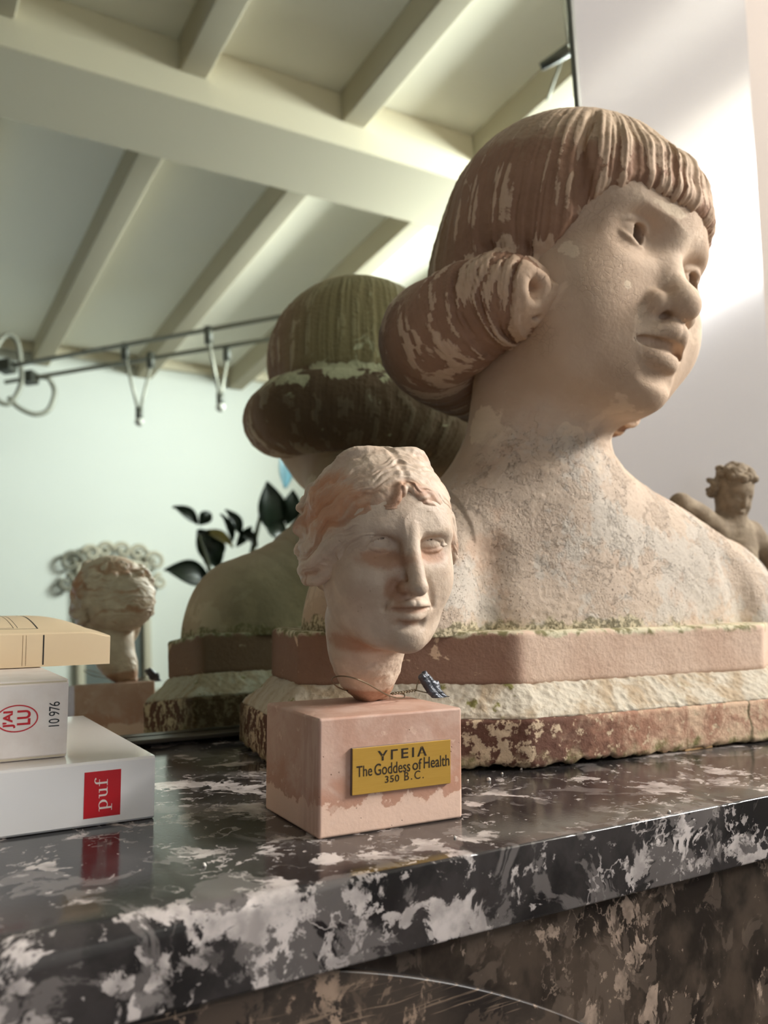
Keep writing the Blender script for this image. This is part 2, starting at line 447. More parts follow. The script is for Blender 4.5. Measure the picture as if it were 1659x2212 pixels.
    ends = sstep(.42, .78, np.abs(par-.5)*2)
    side = (1-onroll)*(1-fringe)
    ridge = onroll*r1+(1-onroll)*r2
    amp = onroll*(.014+.026*ends)+fringe*.026+side*.011*sstep(.5, .15, z)
    d = (ridge-.5)*amp*f.k + (fbm(V*260, 3, 5)-.5)*.0010
    V = V+N*d[:, None]
    flake = onroll*(.26+.40*ends)+fringe*.62+side*(.38+.45*sstep(.22, .46, z))
    return V, F, dict(ridge=ridge, flake=flake, top=sstep(.12, .46, z), backside=sstep(.1, .42, y), onroll=onroll, rolltop=onroll*sstep(-.36, -.26, z-.05*np.abs(x)))

# plinth of the bust: two slabs with a crusted ledge between
def offset_poly(P, d):
    P = np.array(P, float); n = len(P); out = []
    for i in range(n):
        a, b, c = P[i-1], P[i], P[(i+1) % n]
        e1 = (b-a)/np.linalg.norm(b-a); e2 = (c-b)/np.linalg.norm(c-b)
        n1 = np.array([e1[1], -e1[0]]); n2 = np.array([e2[1], -e2[0]])
        m = n1+n2; m /= (1+n1 @ n2)
        out.append(b+m*d)
    return np.array(out)
def resample(P, n, rnd=.006):
    P = np.array(P, float); Q = []
    m = len(P)
    for i in range(m):
        a, b, c = P[i-1], P[i], P[(i+1) % m]
        u = (a-b)/np.linalg.norm(a-b); v = (c-b)/np.linalg.norm(c-b)
        p0, p2 = b+u*rnd, b+v*rnd
        for t in np.linspace(0, 1, 5): Q.append((1-t)**2*p0+2*t*(1-t)*b+t*t*p2)
    Q = np.array(Q+[Q[0]]); s = np.r_[0, np.cumsum(np.linalg.norm(np.diff(Q, axis=0), axis=1))]
    t = np.linspace(0, s[-1], n, endpoint=False)
    return np.column_stack([np.interp(t, s, Q[:, 0]), np.interp(t, s, Q[:, 1])])
PLINTH = [(.416, .497), (.672, .480), (.806, .560), (.800, .648), (.290, .652), (.2785, .577)]
def loft(levels, n=900):
    """levels: (offset, z, rounding)"""
    rings = []
    for off, z, rd in levels:
        p = resample(offset_poly(PLINTH, off), n, rd); rings.append(np.column_stack([p, np.full(n, z)]))
    V = np.vstack(rings); m = len(rings); F = []
    i = np.arange(n); j = (i+1) % n
    for k in range(m-1): F.append(np.column_stack([k*n+i, k*n+j, (k+1)*n+j, (k+1)*n+i]))
    # caps
    for ring, flip in ((0, True), (m-1, False)):
        c = len(V); cen = rings[ring].mean(0); V = np.vstack([V, cen[None]])
        q = np.column_stack([ring*n+i, ring*n+j, np.full(n, c), np.full(n, c)])
        F.append(q)
    return V, F, n, m
def plinth_part(levels, zrough, seed, foot=False, crust=0.):
    V, F, n, m = loft(levels); side = np.vstack(F[:-2])
    N = normals(V, side); N[n*m:] = 0
    A = fbm(V*70, 4, seed)-.5; B = fbm(V*260, 3, seed+3)-.5
    d = A*.0028*zrough+B*.0016*zrough
    if crust:
        d += crust*(fbm(V*300, 4, seed+9)-.35)*.0032
    V[:n*m] += (N*d[:, None])[:n*m]
    if foot:                        # broken lower edge
        k = np.arange(len(V)); zb = V[:, 2]
        w = sstep(.012, .0, zb)
        V[:, 2] += w*np.clip((fbm(np.column_stack([V[:, :2]*110, 0*zb]), 5, 40)-.32)*.010, .0002, .009)
        V[n*m, 2] = .004
    T = [np.column_stack([q[:, 0], q[:, 1], q[:, 2]]) for q in F[-2:]]
    return V, side, np.vstack(T)
def add_plinth(name, levels, zr, seed, mat, parent, foot=False, crust=0.):
    V, Q, T = plinth_part(levels, zr, seed, foot, crust)
    T4 = np.column_stack([T, T[:, :1]])
    me = bpy.data.meshes.new(name)
    me.from_pydata(V.tolist(), [], [list(map(int, q)) for q in Q]+[list(map(int, t)) for t in T]); me.update()
    bm = bmesh.new(); bm.from_mesh(me); bmesh.ops.recalc_face_normals(bm, faces=bm.faces); bm.to_mesh(me); bm.free()
    me.polygons.foreach_set('use_smooth', np.ones(len(me.polygons), bool)); me.materials.append(mat)
    return place(bpy.data.objects.new(name, me), None, parent)
def lv(z0, z1, off, n, r=.004, bev=.003):
    out = [(off-bev, z0, r), (off-bev*.3, z0+bev*.3, r), (off, z0+bev, r)]
    for z in np.linspace(z0+bev, z1-bev, n)[1:]: out.append((off, z, r))
    return out+[(off-bev*.3, z1-bev*.3, r), (off-bev, z1, r)]

# ---- bust materials
def mat_skin():
    t = NT('weathered_painted_terracotta', .82, .25)
    n1 = t.noise(9, 4); n2 = t.noise(34, 6, .6, 1.2); n3 = t.noise(150, 4)
    grain = t.attr('grain'); moss = t.attr('moss'); bk = t.attr('backside')
    c = t.mix(t.step(n1, .40, .62), srgb(190, 163, 138), srgb(203, 178, 154))
    c = t.mix(t.ma('MULTIPLY', t.step(t.noise(14, 5, .6, .6), .56, .60), .75), c, srgb(218, 194, 168))        # lifted cream patches
    pt = t.step(t.ma('ADD', t.attr('patch'), t.ma('MULTIPLY', t.ma('SUBTRACT', t.noise(70, 5, .6), .5), 1.1)), .44, .49)
    c = t.mix(t.ma('MULTIPLY', pt, .85), c, srgb(222, 200, 172))
    c = t.mix(t.ma('MULTIPLY', grain, .85), c, srgb(192, 173, 154))
    pits = t.ma('MAXIMUM', t.step(t.voro(300, vec=t.warp(.004, 300)), .22, .08), t.ma('MULTIPLY', t.step(t.voro(620), .24, .10), .7)); spk = t.ma('MULTIPLY', t.ma('MULTIPLY', pits, t.step(n2, .44, .60)), grain)
    dust = t.ma('MULTIPLY', t.step(t.ma('ADD', t.noise(13, 5, .6), t.ma('MULTIPLY', t.noise(160, 4), .25)), .62, .68), grain)
    c = t.mix(t.ma('MULTIPLY', dust, .75), c, srgb(196, 186, 172))
    c = t.mix(t.ma('MULTIPLY', spk, .75), c, srgb(134, 106, 88))
    c = t.mix(t.ma('MULTIPLY', t.step(t.noise(22, 5, .6), .55, .66), t.ma('MULTIPLY', grain, .5)), c, srgb(190, 156, 130))
    mm = t.step(t.ma('ADD', moss, t.ma('MULTIPLY', t.ma('SUBTRACT', t.noise(120, 5), .5), 1.4)), .45, .75)
    c = t.mix(t.ma('MULTIPLY', mm, .8), c, t.mix(t.step(t.noise(300, 3), .42, .60), srgb(100, 94, 62), srgb(198, 184, 150)))
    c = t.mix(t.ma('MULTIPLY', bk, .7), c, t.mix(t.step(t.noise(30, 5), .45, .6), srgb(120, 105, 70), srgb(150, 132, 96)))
    c = t.mix(t.attr('pupil_tone'), c, srgb(98, 76, 60))
    wv = t.warp(.012, 60)
    cr = t.step(t.voro(200, 'DISTANCE_TO_EDGE', wv), .0, .05)
    crm = t.ma('MULTIPLY', t.step(t.noise(16, 3), .50, .62), t.ma('SUBTRACT', 1., grain))
    crack = t.ma('SUBTRACT', 1., t.ma('MULTIPLY', t.ma('SUBTRACT', 1., cr), crm))
    h = t.ma('ADD', t.ma('MULTIPLY', crack, .20), t.ma('MULTIPLY', t.noise(210, 5), .5))
    h = t.ma('ADD', h, t.ma('MULTIPLY', t.ma('SUBTRACT', 1., pits), t.ma('MULTIPLY', grain, .6)))
    lay = t.step(t.noise(30, 8, .66, .3), .500, .516); gr = t.noise(430, 4, .6)
    gz = t.ma('MULTIPLY', grain, t.ma('ADD', .3, t.ma('MULTIPLY', t.step(t.noise(8, 3), .44, .56), .7)))
    h = t.ma('ADD', h, t.ma('MULTIPLY', gz, t.ma('ADD', t.ma('MULTIPLY', lay, .40), t.ma('MULTIPLY', gr, t.ma('ADD', .5, t.ma('MULTIPLY', lay, 1.6))))))
    t.set(Base_Color=c, Normal=t.bump(h, .0013, .9)); return t.m
def mat_hair():
    t = NT('worn_brown_terracotta_hair', .8, .25)
    ridge = t.attr('ridge'); flake = t.attr('flake'); top = t.attr('top'); bk = t.attr('backside'); roll = t.attr('onroll')
    base = t.mix(t.noise(40, 4), srgb(134, 100, 78), srgb(164, 129, 105))
    n = t.ma('ADD', t.ma('MULTIPLY', t.noise(26, 6, .62, .8), .75), t.ma('MULTIPLY', t.ma('SUBTRACT', ridge, .5), t.ma('ADD', .45, t.ma('MULTIPLY', roll, .5))))
    thr = t.ma('SUBTRACT', .62, t.ma('MULTIPLY', flake, .48))
    m = t.step(n, thr, t.ma('ADD', thr, .04))
    c = t.mix(t.ma('MULTIPLY', m, .85), base, t.mix(t.noise(60, 3), srgb(196, 165, 138), srgb(208, 182, 156)))
    c = t.mix(t.ma('MULTIPLY', t.step(t.ma('ADD', top, t.ma('MULTIPLY', t.noise(90, 6, .65), .9)), .58, 1.0), .75), c, t.mix(t.noise(130, 4), srgb(150, 128, 102), srgb(196, 174, 146)))
    pale = t.step(t.ma('ADD', t.noise(30, 6, .65, .6), t.ma('MULTIPLY', t.attr('rolltop'), .16)), .62, .67)
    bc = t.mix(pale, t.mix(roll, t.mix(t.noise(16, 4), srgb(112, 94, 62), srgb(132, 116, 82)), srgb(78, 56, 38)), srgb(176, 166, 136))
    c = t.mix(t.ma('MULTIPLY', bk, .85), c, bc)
    h = t.ma('ADD', t.ma('MULTIPLY', m, .6), t.ma('MULTIPLY', t.noise(260, 5), .6))
    t.set(Base_Color=c, Normal=t.bump(h, .0010, .8)); return t.m
def mat_plinth(kind):
    t = NT('plinth_'+kind, .85, .22)
    X = t.sep()
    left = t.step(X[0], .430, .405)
    n = t.noise(30, 6, .62, .8)
    if kind == 'crust':
        c = t.mix(t.step(n, .42, .60), srgb(198, 187, 168), srgb(176, 156, 130))
        c = t.mix(t.ma('MULTIPLY', t.step(t.noise(75, 5), .60, .70), t.ma('ADD', .2, left)), c, srgb(128, 122, 72))
        h = t.ma('ADD', t.noise(160, 6, .7), t.ma('MULTIPLY', t.voro(190), .6)); t.set(Base_Color=c, Normal=t.bump(h, .0014, 1.)); return t.m
    if kind == 'upper':
        c = t.mix(t.step(t.noise(18, 4), .35, .65), srgb(198, 167, 145), srgb(212, 184, 162))
        c = t.mix(t.ma('MULTIPLY', left, .8), c, srgb(122, 84, 66))  # left chamfer: its own browner tone plus its shade, both in the colour
        c = t.mix(t.step(t.ma('ADD', n, t.ma('MULTIPLY', left, .05)), .66, .69), c, srgb(212, 180, 150))
        zt = t.step(t.ma('ADD', X[2], t.ma('MULTIPLY', t.ma('SUBTRACT', t.noise(60, 5), .5), .022)), .090, .094)
        c = t.mix(zt, c, t.mix(t.step(t.noise(120, 5), .45, .6), srgb(208, 198, 168), srgb(126, 118, 82)))
    else:
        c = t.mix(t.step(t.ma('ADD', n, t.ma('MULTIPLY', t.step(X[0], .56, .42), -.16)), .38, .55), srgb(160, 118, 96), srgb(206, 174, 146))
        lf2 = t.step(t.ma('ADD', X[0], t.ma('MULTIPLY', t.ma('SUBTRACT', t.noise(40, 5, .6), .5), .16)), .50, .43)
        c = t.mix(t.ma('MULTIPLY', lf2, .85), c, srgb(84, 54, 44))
        fl = t.step(t.ma('ADD', t.noise(110, 6, .7), t.ma('MULTIPLY', left, .07)), .57, .62)
        c = t.mix(fl, c, srgb(204, 180, 150))
        zb = t.step(t.ma('ADD', X[2], t.ma('MULTIPLY', t.ma('SUBTRACT', t.noise(70, 5), .5), .045)), .010, -.002)
        c = t.mix(zb, c, t.mix(t.step(t.noise(110, 5), .45, .58), srgb(190, 170, 138), srgb(116, 110, 68)))
    ln = t.ma('ABSOLUTE', t.ma('ADD', t.ma('SUBTRACT', X[0], .628), t.ma('MULTIPLY', t.ma('SUBTRACT', t.noise(55, 4), .5), .014)))
    if kind == 'lower': c = t.mix(t.ma('MULTIPLY', t.step(ln, t.ma('ADD', .0012, t.ma('MULTIPLY', t.step(X[2], .020, .002), .004)), .0004), .8), c, srgb(84, 78, 48))
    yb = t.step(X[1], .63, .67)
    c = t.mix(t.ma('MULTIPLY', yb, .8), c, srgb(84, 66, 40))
    t.set(Base_Color=c, Normal=t.bump(t.ma('ADD', t.noise(240, 6, .65), t.ma('MULTIPLY', n, .5)), .0011, .9)); return t.m

def make_bust():
    r = root('terracotta_bust', 'large weathered terracotta bust of a child with fringe and rolled hair, on the marble mantel', 'bust', (.55, .58, 0))
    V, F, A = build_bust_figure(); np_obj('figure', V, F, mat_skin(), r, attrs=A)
    V, F, A = build_bust_hair(); np_obj('hair', V, F, mat_hair(), r, attrs=A)
    p = root('plinth', '', ''); del p['label']; del p['category']
    p.location = (.55, .58, 0); p.parent = r; p.matrix_parent_inverse = Matrix.Translation((-.55, -.58, 0))
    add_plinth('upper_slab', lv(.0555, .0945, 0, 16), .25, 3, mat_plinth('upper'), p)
    led = [(-.004, .0535, .01), (-.004, .0560, .01)]
    led = [(.012, .0300, .008), (.0195, .0352, .008), (.0178, .0380, .008), (.014, .0415, .008), (.009, .0465, .008), (.004, .0520, .006), (.0005, .0560, .006), (-.006, .0575, .006)]
    z = np.linspace(0, len(led)-1, 40); led = [tuple(np.interp(q, range(len(led)), [l[i] for l in led]) for i in range(3)) for q in z]
    add_plinth('crusted_ledge', led, .8, 13, mat_plinth('crust'), p, crust=.7)
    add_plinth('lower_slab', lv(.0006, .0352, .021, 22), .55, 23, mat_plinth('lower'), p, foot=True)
    return r
# ------------------------------------------------------------------ little stone head on its block
HS = Frame((.2595, .4280, .1526), rot(-10*D2R, 7.3*D2R, -2.2*D2R), .115)
BLK_A = -2*D2R
BLK_O = np.array((.2070, .4045, 0)); BU = np.array((math.cos(BLK_A), math.sin(BLK_A), 0)); BV = np.array((-BU[1], BU[0], 0))
BW, BD, BH = .0875, .072, .060
def blk(u, v, z): return Vector(BLK_O+BU*u+BV*v+np.array((0, 0, z)))
def build_small_head():
    f = HS
    s = Sdf((.195, .360, .0585), (.325, .500, .212), .00055)
    s.ell(f, (0, .03, .08), (.335, .37, .36))
    s.ell(f, (0, -.085, -.12), (.268, .275, .36), .10)
    for x in (-1, 1): s.ell(f, (.150*x, -.175, -.17), (.125, .13, .150), .10)
    s.ell(f, (0, -.10, -.36), (.195, .205, .125), .11)
    for x in (-1, 1): s.tube(f, [(.245*x, .02, -.16), (.215*x, -.04, -.30), (.10*x, -.22, -.42)], [.06, .07, .06], .07)
    s.ell(f, (0, -.225, -.28), (.135, .145, .13), .08)
    s.ell(f, (.012, -.292, -.432), (.085, .080, .070), .07)
    s.ell(f, (0, -.19, .11), (.25, .145, .16), .09)
    EY, ST = [(-.120, .014), (.128, .004)], dict(eyew=.075, eyeup=.040, eyelow=.030, browz=.074, browy=-.308, deep=.040, eyey=-.222, lid=1.05, crease=.0075)
    face_sockets(s, f, EY, ST)
    s.tube(f, [(0, -.325, .10), (0, -.358, .0), (0, -.412, -.10), (0, -.445, -.165)], [.044, .040, .040, .039], .045)
    s.ell(f, (0, -.442, -.172), (.038, .045, .036), .02)
    for x in (-1, 1):
        s.ell(f, (.046*x, -.382, -.180), (.025, .046, .026), .028)
        s.ell(f, (.024*x, -.425, -.208), (.014, .024, .011), .008, mode='sub')
    for x in (-1, 1): s.tube(f, [(.082*x, -.355, -.165), (.105*x, -.345, -.225), (.115*x, -.325, -.275)], [.003, .005, .002], .04, mode='sub')
    s.ell(f, (0, -.335, -.280), (.080, .058, .052), .05)
    s.tube(f, [(-.098, -.335, -.272), (-.055, -.378, -.262), (-.016, -.402, -.252), (0, -.399, -.257), (.016, -.402, -.252), (.055, -.378, -.262), (.098, -.335, -.272)],
           [.008, .018, .022, .020, .022, .018, .008], .012)
    s.tube(f, [(-.070, -.350, -.300), (-.025, -.380, -.312), (.025, -.380, -.312), (.070, -.350, -.300)], [.014, .025, .025, .014], .014)
    s.tube(f, [(-.092, -.358, -.279), (-.055, -.390, -.278), (0, -.415, -.277), (.055, -.390, -.278), (.092, -.358, -.279)], [.004, .008, .009, .008, .004], .008, mode='sub')
    s.tube(f, [(-.05, -.352, -.352), (0, -.366, -.356), (.05, -.352, -.352)], [.010, .015, .010], .04, mode='sub')
    face_eyes(s, f, EY, ST)
    # neck broken to a point that is glued on the block
    s.tube(WF, [(.2575, .4440, .108), (.2595, .4470, .092), (.2640, .4530, .080), (.2695, .4585, .068), (.2720, .4610, .058)], [.0240, .0226, .0190, .0120, .0080], .010)
    s.below(.0600)
    V, F = s.mesh(); N = normals(V, F)
    d = (fbm(V*300, 4, 5)-.5)*.00025+(fbm(V*90, 3, 8)-.5)*.0005
    zz = sstep(.092, .080, V[:, 2]); d += zz*(fbm(V*130, 4, 31)-.5)*.0030
    V = V+N*d[:, None]; V[:, 2] = np.maximum(V[:, 2], .0600)
    L = f.loc(V)
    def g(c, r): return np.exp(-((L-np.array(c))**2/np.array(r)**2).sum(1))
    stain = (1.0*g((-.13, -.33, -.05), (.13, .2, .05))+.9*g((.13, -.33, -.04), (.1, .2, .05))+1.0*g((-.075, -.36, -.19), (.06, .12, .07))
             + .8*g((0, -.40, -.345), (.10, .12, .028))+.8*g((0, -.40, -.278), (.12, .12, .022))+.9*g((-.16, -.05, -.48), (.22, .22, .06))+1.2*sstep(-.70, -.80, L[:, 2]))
    return V, F, dict(stain=np.clip(stain, 0, 1), orange=g((-.25, -.15, .27), (.20, .3, .16)))
def build_small_hair():
    f = HS
    s = Sdf((.190, .350, .095), (.330, .505, .222), .00055)
    s.ell(f, (-.008, .058, .085), (.374, .420, .390))
    s.ell(f, (0, .26, -.06), (.33, .26, .29), .10)
    # face opening: low arch over the brow, hair drawn down over the ears
    s.ell(f, (.0, -.55, -.19), (.258, .55, .395), .02, mode='sub')
    s.ell(f, (.0, -.345, .20), (.045, .09, .065), .02, mode='sub')
    s.ell(f, (.0, -.20, -.52), (.34, .42, .36), .02, mode='sub')
    rnd = random.Random(5)
    # waves drawn back from the parting
    for x in (-1, 1):
        for k in range(7):
            t = k/6
            z0 = .235+.17*t; y0 = -.285+.24*t
            p = [(.015*x, y0, z0+.045), (.12*x, y0+.005, z0+.035-.05*(1-t)), (.235*x, y0+.07, z0-.10*(1-t)-.02), (.330*x, y0+.17, z0-.20*(1-t)-.07), (.372*x, y0+.31, z0-.24*(1-t)-.11), (.36*x, y0+.46, z0-.25*(1-t)-.12)]
            p = [tuple((q[0]*(1-.045*i*t)*(.95 if x > 0 and i > 1 else 1), q[1]-.03*t*i*.5, q[2]-.035*t*i*(i > 2)+.016*math.sin(i*2.3+k*1.7))) for i, q in enumerate(p)]
            s.tube(f, p, [.022, .034, .040, .042, .042, .034], .018, n=3)
        for k in range(3 if x < 0 else 0):      # locks over the ear
            z0 = .02-.075*k
            s.tube(f, [(.262*x, -.215+.05*k, z0+.03), (.315*x, -.12+.05*k, z0-.03), (.352*x, .02+.04*k, z0-.06), (.345*x, .16, z0-.06)], [.018, .032, .036, .034], .02, n=3)
    # curls gathered behind
    for k in range(34):
        a = rnd.uniform(-1.5, 1.5); b = rnd.uniform(-.75, .75)
        c = np.array((.36*math.sin(a)*math.cos(b), .12+.345*math.cos(a)*math.cos(b), .06+.36*math.sin(b)))
        s.ell(f, c, (rnd.uniform(.045, .07), rnd.uniform(.045, .08), rnd.uniform(.035, .055)), .025)
    # tufts at the front of the parting
    s.tube(f, [(-.03, -.305, .275), (-.065, -.325, .215), (-.105, -.325, .185)], [.030, .028, .014], .02)
    s.tube(f, [(.03, -.305, .275), (.075, -.315, .225), (.13, -.300, .185)], [.030, .026, .014], .02)
    s.tube(f, [(0, -.35, .245), (0, -.29, .335), (0, -.14, .44), (0, .05, .485)], [.008, .014, .016, .010], .02, mode='sub')
    V, F = s.mesh(); N = normals(V, F); L = f.loc(V); x, y, z = L.T
    q = (z*1.0+.42*y+.35*np.abs(x))*17+(fbm(L*5, 3, 2)-.5)*6
    r = vnoise(np.column_stack([q, y*2.5, x*2.5]), 4)*.6+vnoise(np.column_stack([q*2.3, y*5, x*5]), 6)*.4
    r3 = vnoise(np.column_stack([q*4.6, y*9, x*9]), 16)
    d = (r-.5)*.0034*sstep(.52, .36, z)+(r3-.5)*.0011*sstep(.52, .36, z)+(fbm(V*300, 4, 5)-.5)*.0007
    V = V+N*d[:, None]
    def g(c, rr): return np.exp(-((L-np.array(c))**2/np.array(rr)**2).sum(1))
    return V, F, dict(stain=np.clip((.52-r)*2.2+.15, 0, 1)*sstep(.5, .25, z), orange=np.clip(g((-.30, -.12, .24), (.24, .34, .18))+.55*g((-.36, .05, .05), (.2, .35, .25)), 0, 1))
def mat_stone_head():
    t = NT('patinated_cast_stone', .60, .35)
    st, og = t.attr('stain'), t.attr('orange')
    n = t.noise(55, 5, .6); n2 = t.noise(190, 5, .6)
    c = t.mix(t.step(n, .35, .66), srgb(190, 166, 144), srgb(208, 187, 165))
    c = t.mix(t.ma('MULTIPLY', t.step(t.noise(28, 4), .50, .64), .55), c, srgb(186, 166, 146))
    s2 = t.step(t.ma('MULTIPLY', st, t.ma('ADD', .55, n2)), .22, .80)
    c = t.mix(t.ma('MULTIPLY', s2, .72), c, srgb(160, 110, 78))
    o2 = t.step(t.ma('MULTIPLY', og, t.ma('ADD', .25, t.noise(85, 6, .7, .6))), .42, .80)
    c = t.mix(t.ma('MULTIPLY', o2, .6), c, srgb(196, 130, 84))
    pit = t.ma('MULTIPLY', t.step(t.voro(420), .14, .06), t.step(t.noise(70), .56, .66))
    c = t.mix(t.ma('MULTIPLY', pit, .7), c, srgb(95, 66, 50))
    h = t.ma('SUBTRACT', t.noise(420, 5, .6), t.ma('MULTIPLY', pit, .8))
    t.set(Base_Color=c, Roughness=t.ma('ADD', .42, t.ma('MULTIPLY', n, .3)), Normal=t.bump(h, .00045, .8)); return t.m
def mat_block():
    t = NT('pink_plaster_block', .55, .35)
    X = t.sep(); n = t.noise(38, 5, .6, .5); n2 = t.noise(120, 5, .6)
    c = t.mix(t.step(n, .36, .66), srgb(186, 146, 126), srgb(200, 166, 148))
    edge = t.step(t.ma('ADD', X[2], t.ma('MULTIPLY', t.ma('SUBTRACT', t.noise(75, 6, .65), .5), .034)), .0165, .0150)
    wash = t.ma('MULTIPLY', t.step(t.ma('ADD', X[2], t.ma('MULTIPLY', t.ma('SUBTRACT', n, .5), .05)), .034, .022), t.step(t.noise(30, 4), .36, .5))
    c = t.mix(t.ma('MULTIPLY', wash, .7), c, srgb(184, 132, 106))
    c = t.mix(t.ma('MULTIPLY', edge, .9), c, srgb(228, 194, 172))
    c = t.mix(t.ma('MULTIPLY', t.step(n2, .60, .67), .5), c, srgb(222, 190, 170))
    side = t.step(t.ma('ADD', X[0], t.ma('MULTIPLY', X[1], .05)), .2295, .2285)
    st = t.noise(1, 5, .6, vec=t.mapv((260, 260, 26)))
    c = t.mix(t.ma('MULTIPLY', side, .5), c, t.mix(t.step(st, .4, .6), srgb(168, 130, 112), srgb(192, 160, 146)))
    pit = t.ma('MULTIPLY', t.step(t.voro(260), .12, .05), t.step(t.noise(60), .55, .62))
    c = t.mix(pit, c, srgb(110, 72, 56))
    h = t.ma('SUBTRACT', t.ma('MULTIPLY', t.noise(300, 5), .6), pit)
    t.set(Base_Color=c, Normal=t.bump(h, .0004, .7)); return t.m
def text_mesh(body, spacing=1., bold=0., res=4):
    cu = bpy.data.curves.new('t', 'FONT'); cu.body = body; cu.size = 1; cu.resolution_u = res; cu.space_character = spacing; cu.offset = bold; cu.fill_mode = 'FRONT'
    o = bpy.data.objects.new('t', cu); COL.objects.link(o); dg = bpy.context.evaluated_depsgraph_get()
    me = bpy.data.meshes.new_from_object(o.evaluated_get(dg)); bpy.data.objects.remove(o); bpy.data.curves.remove(cu)
    P = np.array([v.co[:2] for v in me.vertices]); F = [tuple(p.vertices) for p in me.polygons]; bpy.data.meshes.remove(me); return P, F
def flat_text(name, parts, mat, to_world, thick, parent):
    """parts: list of (text, u0, u1, v0, v1, bold, spacing) fitted into that box; raised by thick"""
    bm = bmesh.new()
    for body, u0, u1, v0, v1, bold, sp in parts:
        P, F = (text_mesh(body, sp, bold) if isinstance(body, str) else body)
        lo, hi = P.min(0), P.max(0); Q = (P-lo)/(hi-lo)*np.array((u1-u0, v1-v0))+np.array((u0, v0))
        lift = np.zeros(len(Q))
        if not isinstance(body, str):           # hand-drawn glyph strokes may cross: stagger them by microns
            for i, fc in enumerate(F): lift[list(fc)] = (i % 7)*.06
        vs = [bm.verts.new(to_world(a, b, thick*(1+l))) for (a, b), l in zip(Q, lift)]
        for fc in F:
            try: bm.faces.new([vs[i] for i in fc])
            except ValueError: pass
    g = bmesh.ops.extrude_face_region(bm, geom=bm.faces[:])
    back = Vector(to_world(0, 0, 0))-Vector(to_world(0, 0, thick))
    bmesh.ops.translate(bm, verts=[e for e in g['geom'] if isinstance(e, bmesh.types.BMVert)], vec=back)
    return bm_obj(name, bm, mat, parent)
def make_small_head():
    r = root('goddess_head_souvenir', 'small stone head of a goddess on a pink block with a gold plaque', 'figurine', (.25, .44, 0))
    ms = mat_stone_head()
    V, F, A = build_small_head(); np_obj('head', V, F, ms, r, attrs=A)
    V, F, A = build_small_hair(); np_obj('hair', V, F, ms, r, attrs=A)
    bm = bmesh.new(); add_box(bm, (0, 0, 0), (1, 1, 1))
    for v in bm.verts:
        v.co = blk(v.co.x*BW, v.co.y*BD, v.co.z*BH)
    bm_obj('block', bm, mat_block(), r, bevel=.0016, segs=3)
    gold = NT('brushed_gold_plate', .38, .5); st = gold.noise(1, 3, vec=gold.mapv((60, 60, 2600)))
    gold.set(Base_Color=gold.mix(st, srgb(196, 150, 62), srgb(214, 172, 84)), Metallic=.55, Roughness=gold.ma('ADD', .34, gold.ma('MULTIPLY', st, .14)))
    q = root('plaque', '', ''); del q['label']; del q['category']; q.parent = r; q.location = (.25, .40, .03); q.matrix_parent_inverse = Matrix.Translation((-.25, -.44, 0))
    def W(u, v, d): return blk(.0178+u, -.0001-d, .0200+v)
    bm = bmesh.new(); add_prism(bm, [(0, 0), (.0605, -.0002), (.0607, .0236), (.0002, .0240)], W, 0, .0014); bm_obj('backing', bm, plain('dark_plastic_backing', srgb(112, 100, 92), .5), q, bevel=.0003)
    bm = bmesh.new(); add_prism(bm, [(0.0002, .0003), (.0605, .0001), (.0606, .0235), (.0004, .0238)], W, .0014, .0021); bm_obj('gold_plate', bm, gold.m, q, bevel=.00015)
    W2 = lambda u, v, d: W(u, v, .0021+d)
    ink = plain('black_engraving_paint', srgb(38, 26, 16), .5)
    flat_text('lettering', [('\u03a5\u0393\u0395\u0399\u0391', .0150, .0452, .0163, .0214, .022, 1.35),
                            ('The', .0026, .0118, .0092, .0148, .006, 1.), ('Goddess', .0131, .0348, .0090, .0150, .006, 1.), ('of', .0362, .0421, .0094, .0152, .006, 1.), ('Health', .0433, .0597, .0096, .0156, .006, 1.),
                            ('350', .0194, .0280, .0046, .0082, .010, 1.1), ('B.C.', .0312, .0432, .0046, .0090, .002, 1.3)], ink, W2, .00012, q)
    return r
